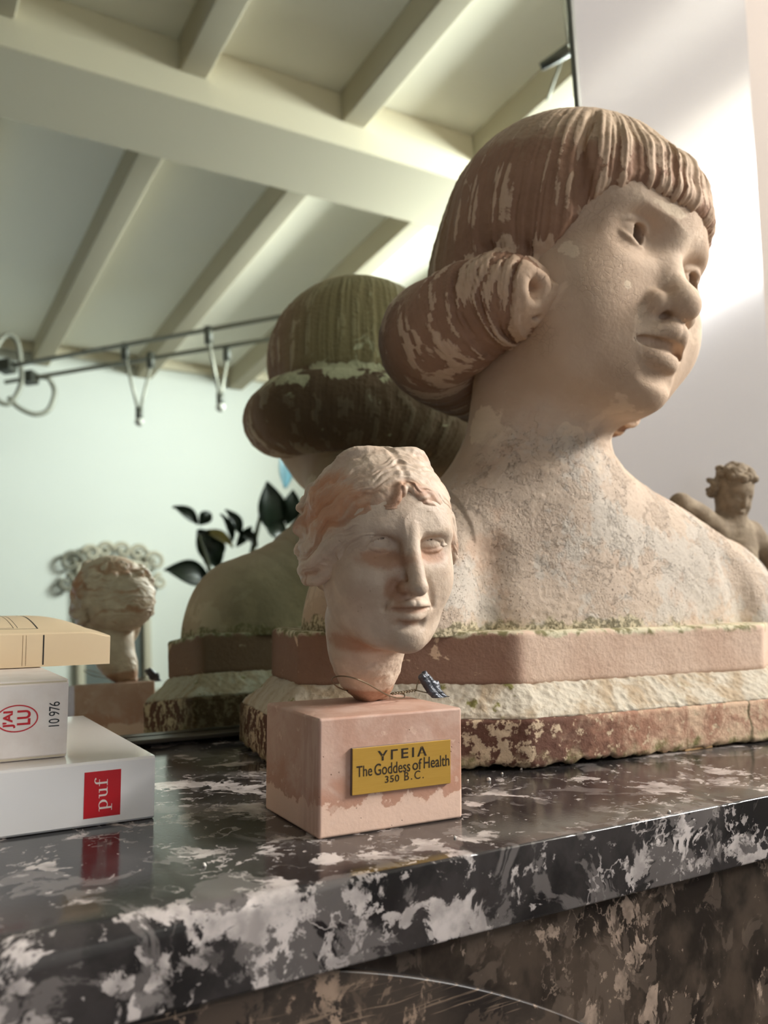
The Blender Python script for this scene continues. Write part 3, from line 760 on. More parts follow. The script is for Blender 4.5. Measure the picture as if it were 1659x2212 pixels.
def make_wire_seal():
    r = root('wire_and_lead_seal', 'thin twisted wire looped round the neck of the small head, with a crushed lead seal', 'seal', (.30, .44, .061))
    wm = plain('tarnished_wire', srgb(120, 108, 88), .35, .5, 1.)
    loop = [(0.2452, 0.4470, 0.0679), (0.2363, 0.4400, 0.0711), (0.2299, 0.4340, 0.0754), (0.2298, 0.4300, 0.0777), (0.2337, 0.4260, 0.0781), (0.2398, 0.4240, 0.0765), (0.2483, 0.4260, 0.0731), (0.2570, 0.4290, 0.0689), (0.2643, 0.4320, 0.0656), (0.2730, 0.4360, 0.0630), (0.2807, 0.4400, 0.0621), (0.2829, 0.4430, 0.0635), (0.2812, 0.4460, 0.0644)]
    tube_obj('wire_loop', loop, .00038, wm, r, spline=6)
    tube_obj('wire_loop', [(0.2452, 0.4470, 0.0679), (0.2703, 0.4750, 0.0619), (0.2838, 0.4840, 0.0601), (0.2904, 0.4780, 0.0600), (0.2873, 0.4620, 0.0616), (0.2831, 0.4490, 0.0637)], .00038, wm, r, spline=6)
    a0, a1 = np.array((0.2748, 0.4440, 0.0642)), np.array((0.2934, 0.4460, 0.0650)); bm = bmesh.new()
    for ph in (0, PI):
        pts = []
        for t in np.linspace(0, 1, 60):
            an = t*2*PI*4.5+ph; pts.append(a0+(a1-a0)*t+np.array((0, math.cos(an), math.sin(an)))*.00055)
        add_tube(bm, pts, .00036, 6)
    bm_obj('wire_twist', bm, wm, r, smooth=True)
    tube_obj('wire_end', [tuple(a1), (0.2947, 0.4470, 0.0684), (0.2958, 0.4460, 0.0718), (0.2981, 0.4450, 0.0737), (0.3008, 0.4460, 0.0740)], .00036, wm, r, spline=6)
    tube_obj('wire_end', [tuple(a1), (0.2967, 0.4450, 0.0641), (0.3007, 0.4440, 0.0631), (0.3045, 0.4450, 0.0625)], .00036, wm, r, spline=6)
    s = Sdf((.270, .415, .050), (.330, .480, .095), .00035)
    pa = [(0.2995, 0.4460, 0.0741), (0.3038, 0.4460, 0.0694), (0.3068, 0.4450, 0.0646), (0.3102, 0.4440, 0.0609), (0.3143, 0.4440, 0.0581)]
    pb = [(0.2964, 0.4440, 0.0727), (0.2998, 0.4440, 0.0681), (0.3024, 0.4430, 0.0637), (0.3061, 0.4420, 0.0603), (0.3105, 0.4420, 0.0580)]
    s.tube(WF, pa, [.0020, .0024, .0026, .0024, .0018], .001); s.tube(WF, pb, [.0022, .0024, .0022, .0018, .0012], .0012)
    s.ell(WF, (0.3075, 0.4460, 0.0656), (.0030, .0028, .0045), .001)
    s.tube(WF, [(0.2981, 0.4400, 0.0700), (0.3017, 0.4390, 0.0644), (0.3057, 0.4380, 0.0602)], [.0005, .0008, .0005], .0008, mode='sub')
    V, F = s.mesh(); N = normals(V, F); V = V+N*((np.abs(fbm(V*330, 3, 3)-.5))*.0016)[:, None]; V[:, 2] = np.maximum(V[:, 2], .0602)
    t = NT('dull_lead', .38, .5); t.set(Base_Color=t.mix(t.noise(300, 4), srgb(36, 38, 44), srgb(78, 80, 86)), Metallic=.35, Normal=t.bump(t.noise(420, 4), .0004))
    np_obj('lead_seal', V, F, t.m, r)
# ------------------------------------------------------------------ books
def arc(cx, cy, rx, ry, a0, a1, n=14): return [(cx+rx*math.cos(a), cy+ry*math.sin(a)) for a in np.linspace(a0, a1, n)]
def ring_poly(cx, cy, ro, ri, a0, a1, n=16): return arc(cx, cy, ro[0], ro[1], a0, a1, n)+arc(cx, cy, ri[0], ri[1], a1, a0, n)
def polys_to_PF(polys):
    P = []; F = []
    for q in polys:
        n = len(P); P += q; F.append(tuple(range(n, n+len(q))))
    return np.array(P), F
def serif_puf():
    q = []
    def rect(a, b, c, d): q.append([(a, b), (c, b), (c, d), (a, d)])
    def ring(cx, cy, ro, ri, a0, a1, n=22):
        t = np.linspace(a0, a1, n+1)
        for u, v in zip(t, t[1:]): q.append([(cx+ro[0]*math.cos(u), cy+ro[1]*math.sin(u)), (cx+ro[0]*math.cos(v), cy+ro[1]*math.sin(v)), (cx+ri[0]*math.cos(v), cy+ri[1]*math.sin(v)), (cx+ri[0]*math.cos(u), cy+ri[1]*math.sin(u))])
    # p
    rect(1.0, -2.6, 1.75, 4.9); rect(.2, -3.0, 2.7, -2.6); q.append([(.15, 4.6), (1.0, 4.75), (1.0, 5.1), (.15, 4.9)])
    ring(2.55, 2.45, (2.1, 2.8), (1.20, 2.40), -PI*.68, PI*.68)
    # u
    x = 5.4
    rect(x+.6, 1.5, x+1.33, 5.2); rect(x-.1, 4.85, x+.6, 5.2); ring(x+2.05, 1.5, (1.45, 1.65), (.72, 1.10), PI, 2*PI)
    rect(x+2.78, .0, x+3.5, 5.2); rect(x+2.05, 4.85, x+2.78, 5.2); rect(x+3.5, .0, x+4.2, .35)
    # f
    x = 10.2
    rect(x+.7, .38, x+1.43, 6.35); rect(x-.1, .0, x+2.3, .38); rect(x-.1, 4.8, x+.7, 5.2); rect(x+1.43, 4.8, x+2.5, 5.2); ring(x+2.15, 6.35, (1.45, 1.75), (.72, 1.30), PI, PI*.30); q.append(arc(x+2.85, 7.35, .42, .42, 0, 2*PI*.95, 12))
    return polys_to_PF(q)
def book_body(r, x0, x1, y0, y1, z0, z1, cover, paper, th=.0006, spine_r=.0012):
    """bound edge along y0; cover = back board, spine, front board folded in one piece"""
    prof = [(y1, z0), (y0+spine_r, z0), (y0, z0+spine_r), (y0, z1-spine_r), (y0+spine_r, z1), (y1, z1)]
    inn = [(y1, z1-th), (y0+spine_r, z1-th), (y0+th, z1-spine_r), (y0+th, z0+spine_r), (y0+spine_r, z0+th), (y1, z0+th)]
    bm = bmesh.new()
    rings = [[bm.verts.new((x, y, z)) for y, z in prof+inn] for x in np.linspace(x0, x1, 24)]
    n = len(rings[0])
    for A, B in zip(rings, rings[1:]):
        for i in range(n): bm.faces.new((A[i], A[(i+1) % n], B[(i+1) % n], B[i]))
    bm.faces.new(rings[0][::-1]); bm.faces.new(rings[-1])
    c = bm_obj('cover', bm, cover, r)
    box('page_block', (x0+.0006, y0+th+.0002, z0+th+.00015), (x1-.0008, y1-.0015, z1-th-.00015), paper, r)
    return c
def make_books():
    paper = NT('page_edges', .85, .2); ln = paper.noise(1, 2, vec=paper.mapv((3, 3, 4200)))
    paper.set(Base_Color=paper.mix(ln, srgb(205, 190, 160), srgb(232, 220, 196)))
    white = NT('glossy_white_cover', .28, .5); white.set(Base_Color=srgb(246, 241, 237), Coat_Weight=.8, Coat_Roughness=.05)
    red = plain('red_ink', srgb(196, 22, 34), .35); wht = plain('white_ink', srgb(240, 225, 215), .4); blk_ink = plain('black_ink', srgb(22, 18, 18), .5)
    # bottom
    r = root('book', 'thick white paperback with a red square on the spine, bottom of the pile', 'book', (.04, .576, 0), 'books piled on the mantel')
    y = .488
    book_body(r, -.085, .1485, y, .664, .0004, .0340, white.m, paper.m)
    W = lambda u, v, d: Vector((.1108+u, y-.0001-d, .0048+v))
    bm = bmesh.new(); add_prism(bm, [(0, 0), (.0192, .0), (.0192, .0240), (0, .0240)], W, -.0003, .00008); bm_obj('publisher_mark', bm, red, r)
    W2 = lambda a, b, d: Vector((.1108+.0192-b, y-.0002-d, .0048+a))     # reads upwards
    P, F = serif_puf()
    flat_text('lettering', [((P, F), .0030, .0207, .0045, .0140, 0, 1)], wht, W2, .00008, r)
    # middle
    r = root('book', 'worn cream paperback with red oval mark and number on the spine, middle of the pile', 'book', (.02, .56, .034), 'books piled on the mantel')
    y = .508; cream = NT('worn_cream_cover', .55, .35)
    cream.set(Base_Color=cream.mix(cream.step(cream.noise(60, 5), .4, .7), srgb(244, 234, 226), srgb(236, 224, 215)))
    book_body(r, -.075, .1055, y, .612, .0343, .0762, cream.m, paper.m, .0005, .0022)
    Wm = lambda a, b, d: Vector((.100-b, y-.0001-d, .0343+a))           # a up the spine, b away from the right end
    P, F = polys_to_PF([ring_poly(0, 0, (1.0, 1.45), (.91, 1.36), t, t+2*PI/24, 3) for t in np.linspace(0, 2*PI, 24, endpoint=False)])
    flat_text('oval_emblem', [((P, F), .0154, .0298, .0098, .0312, 0, 1), ("J'AI", .0176, .0268, .0212, .0276, .03, .95), ('LU', .0190, .0268, .0136, .0204, .03, .95)], red, Wm, .00008, r)
    flat_text('number', [('10 976', .0170, .0302, -.0012, .0044, .0, .92)], blk_ink, Wm, .00008, r)
    # top
    r = root('book', 'beige paperback with a black bar across the spine, top of the pile', 'book', (.03, .64, .0765), 'books piled on the mantel')
    y = .588; z0 = .0768; tan = NT('beige_cover', .55, .35); tan.set(Base_Color=tan.mix(tan.noise(30, 4), srgb(226, 200, 162), srgb(230, 207, 170)))
    tanc = plain('beige_cover_front', srgb(214, 202, 160), .4, .4)
    x0, x1, y1, zt, th = -.085, .1475, .692, .0978, .0006
    def crown(x, yy):
        a = (yy-y)/(y1-y); return .0085*math.sin(PI*min(1, a*1.15)*.62)*(1-.75*sstep(.108, .1475, x)**1.5)
    def tip(x): return -.0028*float(sstep(.128, .1475, x))**2
    X = np.r_[np.linspace(x0, .08, 16), np.linspace(.085, x1, 26)]; Yv = np.r_[y+.0008, np.linspace(y+.004, y1, 20)]
    bm = bmesh.new(); top = []
    for x in X:
        row = [bm.verts.new((x, y, z0)), bm.verts.new((x, y, zt+tip(x)-.0008))]+[bm.verts.new((x, yy, zt+tip(x)+crown(x, yy))) for yy in Yv]
        inn = [bm.verts.new((x, yy, zt+tip(x)+crown(x, yy)-th)) for yy in Yv[::-1]]+[bm.verts.new((x, y+th, zt+tip(x)-.0012)), bm.verts.new((x, y+th, z0+th)), bm.verts.new((x, y1, z0+th)), bm.verts.new((x, y1, z0))]
        top.append(row+inn)
    n = len(top[0])
    for A, B in zip(top, top[1:]):
        for i in range(n): bm.faces.new((A[i], A[(i+1) % n], B[(i+1) % n], B[i]))
    bm.faces.new(top[0][::-1]); bm.faces.new(top[-1]); bm_obj('cover', bm, tan.m, r, smooth=False)
    bm = bmesh.new(); g = []
    for x in X[:-1]:
        x = min(x, x1-.001)
        g.append([bm.verts.new((x, yy, z0+th+.0001)) for yy in np.linspace(y+.0012, y1-.002, 14)]+[bm.verts.new((x, yy, zt+tip(x)+crown(x, yy)-th-.0002)) for yy in np.linspace(y1-.002, y+.0012, 14)])
    n = len(g[0])
    for A, B in zip(g, g[1:]):
        for i in range(n): bm.faces.new((A[i], A[(i+1) % n], B[(i+1) % n], B[i]))
    bm.faces.new(g[0][::-1]); bm.faces.new(g[-1]); bm_obj('page_block', bm, paper.m, r)
    bm = bmesh.new(); add_box(bm, (.1058, y-.00012, z0+.0012), (.1066, y+.0001, zt-.0012)); bm_obj('black_bar', bm, blk_ink, r)
    for xx in (.0938, .0958):
        box('thin_line', (xx, y-.0001, z0+.0010), (xx+.00022, y+.0001, zt-.0012), plain('brown_ink', srgb(120, 92, 60), .5), r)
    bm = bmesh.new()
    zc = lambda x, yy: zt+tip(x)+crown(x, yy)
    def strip(pts, w):
        for (a, b) in zip(pts, pts[1:]):
            d = np.array(b)-np.array(a); nn = np.array((-d[1], d[0]))/np.linalg.norm(d)*w/2
            vs = [bm.verts.new((p[0], p[1], zc(p[0], p[1])+.00008)) for p in (a-nn, b-nn, b+nn, a+nn)]; bm.faces.new(vs)
    A = lambda x, yy: np.array((x, yy))
    strip([A(x, y+.0125) for x in np.linspace(-.07, .1045, 12)], .0004); strip([A(.1045, t) for t in np.linspace(y+.0125, y1-.006, 10)], .0009)
    strip([A(x, y+.0155) for x in np.linspace(-.07, .0905, 12)], .0003); strip([A(.0905, t) for t in np.linspace(y+.0155, y1-.008, 10)], .0003); strip([A(.0930, t) for t in np.linspace(y+.0155, y1-.008, 10)], .0003)
    for e in bm.faces: e.normal_update()
    bmesh.ops.solidify(bm, geom=bm.faces[:], thickness=.00006)
    bm_obj('printed_frame', bm, blk_ink, r)

# ------------------------------------------------------------------ cherub
def make_cherub():
    r = root('cherub_statuette', 'small grey-brown curly-haired cherub statuette standing behind the big bust, by the white panel', 'statuette', (.915, .68, 0))
    f = Frame((0, 0, -.0178), np.eye(3), 1.14); s = Sdf((.76, .60, -.001), (1.02, .79, .265), .0013)
    f2 = Frame((.8881, .6669, .2376), rot(-14*D2R, 22*D2R, 8*D2R), .0593)
    s.ell(f2, (0, .03, .05), (.36, .40, .40)); s.ell(f2, (0, -.10, -.14), (.30, .28, .36), .1)
    for x in (-1, 1):
        s.ell(f2, (.15*x, -.38, .0), (.09, .06, .05), .05, mode='sub'); s.ell(f2, (.15*x, -.27, -.01), (.06, .05, .04), .02); s.ell(f2, (.17*x, -.22, -.2), (.12, .12, .13), .06)
    s.tube(f2, [(0, -.34, .02), (0, -.42, -.15)], [.04, .055], .04); s.ell(f2, (0, -.35, -.29), (.10, .06, .04), .04); s.ell(f2, (0, -.30, -.42), (.1, .08, .07), .06)
    s.tube(f, [(.7800, .590, .212), (.780, .592, .190)], [.0125, .015], .01)
    s.tube(f, [(.757, .592, .182), (.783, .594, .186), (.812, .594, .182)], [.014, .016, .014], .012)
    s.ell(f, (.786, .592, .158), (.0285, .020, .036), .012)
    s.ell(f, (.797, .594, .110), (.0270, .022, .030), .02)
    s.ell(f, (.793, .575, .118), (.018, .012, .018), .012)
    # arm bent up with the elbow out to the left
    s.tube(f, [(.757, .590, .184), (.727, .588, .199), (.703, .590, .2085)], [.0125, .0115, .0100], .008)
    s.tube(f, [(.703, .590, .2085), (.722, .606, .196), (.740, .614, .186)], [.0100, .0085, .008], .006)
    # other arm held out
    s.tube(f, [(.814, .592, .182), (.835, .585, .160), (.846, .578, .143), (.868, .562, .146)], [.0125, .0112, .0095, .0075], .007)
    for k in range(4): s.tube(f, [(.866, .563, .146), (.876+.001*k, .553-.001*k, .150-.0035*k), (.880, .549, .146-.0035*k)], [.0028, .0024, .0018], .002)
    # legs
    s.tube(f, [(.785, .592, .100), (.780, .580, .062), (.782, .592, .034), (.781, .590, .026)], [.0190, .0155, .0110, .0105], .012)
    s.tube(f, [(.811, .596, .100), (.820, .594, .060), (.822, .606, .034), (.822, .604, .026)], [.0190, .0155, .0110, .0105], .012)
    s.tube(f, [(.781, .594, .0245), (.779, .568, .0230)], [.0105, .0085], .006); s.tube(f, [(.822, .606, .0245), (.827, .580, .0230)], [.0105, .0085], .006)
    s.below(.004)
    V, F = s.mesh(); N = normals(V, F); V = V+N*((fbm(V*200, 3, 2)-.5)*.001)[:, None]
    st = NT('grey_brown_stone', .8, .25); st.set(Base_Color=st.mix(st.step(st.noise(60, 4), .4, .65), srgb(128, 112, 92), srgb(150, 134, 112)), Normal=st.bump(st.noise(400, 3), .0006))
    np_obj('figure', V, F, st.m, r)
    s = Sdf((.845, .625, .205), (.935, .715, .285), .0010); rnd = random.Random(3)
    s.ell(f2, (0, .07, .12), (.38, .40, .38)); s.ell(f2, (0, -.5, -.22), (.30, .45, .42), .03, mode='sub'); s.ell(f2, (0, -.25, -.55), (.42, .45, .42), .03, mode='sub')
    for k in range(64):
        a = rnd.uniform(-PI, PI); e = rnd.uniform(-.65, 1.45)
        if abs(a) < 1.5 and e < .45: e = rnd.uniform(.5, 1.3)
        k2 = 1.05 if abs(a) > .9 else 1.
        c = np.array((.40*k2*math.sin(a)*math.cos(e), .07-.42*math.cos(a)*math.cos(e), .10+.42*math.sin(e)))
        s.ell(f2, c, (rnd.uniform(.08, .12), rnd.uniform(.08, .12), rnd.uniform(.06, .09)), .016)
    V, F = s.mesh(); N = normals(V, F); V = V+N*((fbm(V*420, 3, 2)-.5)*.002)[:, None]
    np_obj('curly_hair', V, F, st.m, r)
    s = Sdf((.85, .62, .03), (1.0, .76, .135), .0013)
    pts = [(.770, .580, .098), (.790, .565, .094), (.815, .568, .096), (.838, .585, .104), (.836, .612, .108), (.800, .622, .102), (.770, .606, .098), (.768, .586, .098)]
    s.tube(f, pts, .010, .004, n=4); s.tube(f, [(.80, .567, .094), (.806, .562, .075), (.803, .564, .055)], [.012, .010, .006], .006); s.tube(f, [(.836, .59, .105), (.850, .585, .085), (.852, .588, .062)], [.011, .010, .006], .006)
    V, F = s.mesh(); N = normals(V, F); V = V+N*((vnoise(np.column_stack([V[:, 0]*260, V[:, 1]*260, V[:, 2]*40]), 2)-.5)*.002)[:, None]
    np_obj('loincloth', V, F, plain('pale_stone_drape', srgb(172, 166, 158), .7), r)
    bm = bmesh.new(); bmesh.ops.create_cone(bm, cap_ends=True, segments=40, radius1=.053, radius2=.050, depth=.0078, matrix=Matrix.Translation((.915, .667, .0040))); bm_obj('round_base', bm, st.m, r, bevel=.0012)

# ------------------------------------------------------------------ mantelpiece
def marble(name, scale, dark, mid, light, rough, warpk=1., thr=.0, tilt=(0, 0, 0), stretch=(1, 1, 1), bold=0.):
    t = NT(name, rough, .4)
    v0 = t.mapv(stretch, tilt)
    v = t.warp(.020*warpk, 26, v0); v2 = t.warp(.010, 80, v0)
    clus = t.noise(6.5, 4, .6, vec=v0)
    lift = t.ma('ADD', t.ma('MULTIPLY', t.ma('SUBTRACT', clus, .5), .55), t.ma('MULTIPLY', t.step(t.sep()[0], .24, .10), t.ma('MULTIPLY', t.step(t.sep()[1], .362, .352), bold)))
    n = t.noise(scale, 8, .66, .35, vec=v)
    patch = t.step(t.ma('ADD', n, lift), .600+thr, .630+thr)
    flec = t.step(t.ma('ADD', t.noise(scale*3.2, 6, .65, .3, vec=v), t.ma('MULTIPLY', lift, .7)), .625+thr, .655+thr)
    vein = t.step(t.ma('ABSOLUTE', t.ma('SUBTRACT', t.noise(scale*.45, 6, .6, .2, vec=v0), .5)), .0075, .002)
    vein = t.ma('MULTIPLY', vein, t.step(t.noise(9, 3), .52, .60))
    w = t.ma('MAXIMUM', patch, t.ma('MAXIMUM', t.ma('MULTIPLY', flec, .75), t.ma('MULTIPLY', vein, .7)))
    incl = t.step(t.noise(scale*1.7, 5, .6, .5, vec=v2), .56, .61)
    w = t.ma('MULTIPLY', w, t.ma('SUBTRACT', 1., t.ma('MULTIPLY', incl, .8)))
    base = t.mix(t.step(t.noise(scale*.6, 6, .6, vec=v2), .40, .64), dark, mid)
    grey = t.step(t.ma('ADD', t.noise(scale*.85, 7, .62, .6, vec=v), t.ma('MULTIPLY', lift, .5)), .535, .565)
    base = t.mix(t.ma('MULTIPLY', grey, .42), base, tuple(c*.42 for c in light[:3])+(1,))
    lite = t.mix(t.step(t.noise(scale*2.4, 5), .35, .65), light, tuple(c*.55 for c in light[:3])+(1,))
    t.set(Base_Color=t.mix(w, base, lite)); return t
def make_mantel():
    r = root('fireplace_mantel', 'dark grey and white veined marble mantelpiece below the bust, books and mirror', 'mantelpiece', (.35, .64, FLOOR))
    m = marble('polished_breccia_marble', 26, srgb(36, 34, 34), srgb(62, 58, 57), srgb(204, 193, 187), .09, 1., -.026, bold=.048)
    m.set(Roughness=m.ma('ADD', .075, m.ma('MULTIPLY', m.noise(60, 5), .10)), Normal=m.bump(m.noise(500, 3), .00008, .5))
    # shelf with an eased, slightly chipped front arris
    X = np.r_[np.linspace(-.9, -.1, 16), np.linspace(-.09, .9, 420), np.linspace(.92, 1.5, 12)]; prof_n = 12
    V = []; zl = -.0375; yf = .3460
    for i, x in enumerate(X):
        rr = .0014+.010*float(sstep(.24, .05, x)); chip = max(0, float(vnoise(np.array([[x*95, 1.3, 0]]), 5)[0])-.76)*.006+.0012*math.exp(-((x-.4435)/.004)**2)
        row = [(x, BACK, 0.), (x, yf+.022, 0.)]
        for a in np.linspace(0, PI/2, prof_n): row.append((x, yf+rr-(rr+0)*math.sin(a)+chip*.6, -rr+rr*math.cos(a)-chip*.4))
        rb = .0016
        for a in np.linspace(0, PI/2, 5): row.append((x, yf+rb-rb*math.cos(a), zl+rb-rb*math.sin(a)))
        row.append((x, BACK, zl)); V.append(row)
    n = len(V[0]); V = np.array(V).reshape(-1, 3); F = []
    for i in range(len(X)-1):
        for j in range(n): F.append((i*n+j, i*n+(j+1) % n, (i+1)*n+(j+1) % n, (i+1)*n+j))
    bm = bmesh.new(); vs = [bm.verts.new(v) for v in V]
    for q in F: bm.faces.new([vs[k] for k in q])
    bm.faces.new(vs[:n]); bm.faces.new(vs[-n:][::-1])
    o = bm_obj('shelf', bm, m.m, r)
    for p in o.data.polygons: p.use_smooth = True
    es = o.modifiers.new('es', 'EDGE_SPLIT'); es.split_angle = math.radians(35)
    fr = marble('brown_grey_breccia_marble', 50, srgb(40, 34, 30), srgb(74, 63, 54), srgb(160, 140, 124), .30, 1.2, -.008, (0, .8, 0), (1, 1, .72))
    bm = bmesh.new(); add_box(bm, (-.85, .3535, -.23), (1.45, BACK, zl-.0004)); bm_obj('frieze', bm, fr.m, r, bevel=.001)
    # low scratched panel with an arched top edge
    sc = marble('scratched_dark_marble', 36, srgb(36, 30, 27), srgb(62, 53, 46), srgb(150, 128, 110), .42)
    v = sc.warp(.02, 9)
    lines = None
    for k, (ang, fq) in enumerate(((.25, 420), (.12, 610), (.45, 300))):
        st = sc.noise(1, 3, .6, .3, vec=sc.mapv((14, 14, fq), (0, ang, 0), vec=v)); q = sc.step(st, .64, .70)
        lines = q if lines is None else sc.ma('MAXIMUM', lines, q)
    b0 = sc.b.inputs['Base Color'].links[0].from_socket
    sc.set(Base_Color=sc.mix(sc.ma('MULTIPLY', lines, .45), b0, srgb(150, 128, 108)))
    cx, cz, R, zt, zb = .037, -.626, .606, -.0384, -.2296
    a0, a1 = math.asin((zb-cz)/R), math.asin((zt-cz)/R)
    poly = [(cx+R*math.cos(t), cz+R*math.sin(t)) for t in np.linspace(a0, a1, 60)]
    poly += [(cx-(u-cx), w) for u, w in poly[::-1]]
    bm = bmesh.new(); add_prism(bm, poly, lambda u, w, d: Vector((u, .3536-d, w)), 0, .0035)
    bm_obj('arched_panel', bm, sc.m, r, bevel=.0009)
    for lo, hi in (((-.80, .37, FLOOR), (-.55, BACK, -.23)), ((1.15, .37, FLOOR), (1.40, BACK, -.23))):
        box('jamb', lo, hi, fr.m, r, bevel=.004)
def make_bits():
    w = plain('white_plaster_crumb', srgb(225, 218, 208), .9)
    spots = [((.364, .467), .0016, 'largest white crumb of plaster on the marble, below the lower slab of the bust'), ((.384, .478), .0009, None), ((.352, .474), .0007, None), ((.405, .483), .0009, None),
             ((.4005, .350), .0011, 'white crumb on the front edge of the marble shelf'), ((.1440, .395), .0010, 'white crumb on the marble between the books and the pink block'), ((.268, .372), .0008, None)]
    rnd = random.Random(9)
    for (x, y), s, lab in spots:
        bm = bmesh.new(); bmesh.ops.create_icosphere(bm, subdivisions=2, radius=s)
        for v in bm.verts: v.co *= rnd.uniform(.75, 1.15); v.co.z = max(v.co.z, -s*.55)
        o = bm_obj('plaster_crumb', bm, w, None, smooth=True); o.location = (x, y, s*.56)
        tag(o, lab or 'tiny white crumb of plaster on the dark marble in front of the bust', 'crumb', 'plaster crumbs on the marble')
    bm = bmesh.new(); vs = add_box(bm, (.556, .4685, .0002), (.588, .500, .0030))
    for k in (4, 5): vs[k].co.z = .0022
    o = bm_obj('wooden_shim', bm, plain('pale_wood', srgb(196, 158, 112), .7), None, bevel=.0004); tag(o, 'pale wooden shim wedged under the front of the bust plinth', 'shim')

# ------------------------------------------------------------------ leaning mirror, panel, room
def lean(o, x=0.):
    o.rotation_euler = (-TILT, 0, 0); o.location = (x, MIRY, .0014); return o
def make_mirror():
    r = lean(root('mantel_mirror', 'large leaning mirror on the mantel, reflecting the white room', 'mirror'))
    g = NT('silvered_glass', .0, .5); g.set(Base_Color=(.77, .865, .82, 1), Metallic=1., Roughness=0.)
    def lb(name, lo, hi, m, bv=0):
        bm = bmesh.new(); add_box(bm, lo, hi); me = bpy.data.meshes.new(name); bm.to_mesh(me); bm.free(); me.materials.append(m); o = bpy.data.objects.new(name, me); COL.objects.link(o); o.parent = r
        if bv: b = o.modifiers.new('b', 'BEVEL'); b.width = bv; b.segments = 2
        return o
    lb('glass', (-1.6, 0, .004), (.757, .004, 1.75), g.m)
    fm = plain('grey_metal_edge', srgb(128, 128, 122), .35, .5, .6); bd = plain('dark_bead', srgb(70, 66, 58), .35, .5, .5)
    lb('edge_strip', (.757, -.004, .0), (.7635, .012, 1.75), fm, .0008)
    lb('bottom_bead', (-1.6, -.030, 0), (.757, .004, .0035), bd, .001)
    # tapering glossy white board beside the mirror
    p = lean(root('white_panel', 'tall glossy white board leaning beside the mirror, behind the face of the bust', 'board'))
    w = NT('glossy_white_lacquer', .15, .5); w.set(Base_Color=srgb(160, 155, 152))
    bm = bmesh.new(); add_prism(bm, [(.7645, 0), (1.068, 0), (1.183, 1.75), (.7645, 1.75)], lambda u, v, d: Vector((u, d, v)), .0, .014)
    me = bpy.data.meshes.new('board'); bmesh.ops.recalc_face_normals(bm, faces=bm.faces); bm.to_mesh(me); bm.free(); me.materials.append(w.m); o = bpy.data.objects.new('board', me); COL.objects.link(o); o.parent = p
    b = o.modifiers.new('b', 'BEVEL'); b.width = .003; b.segments = 3
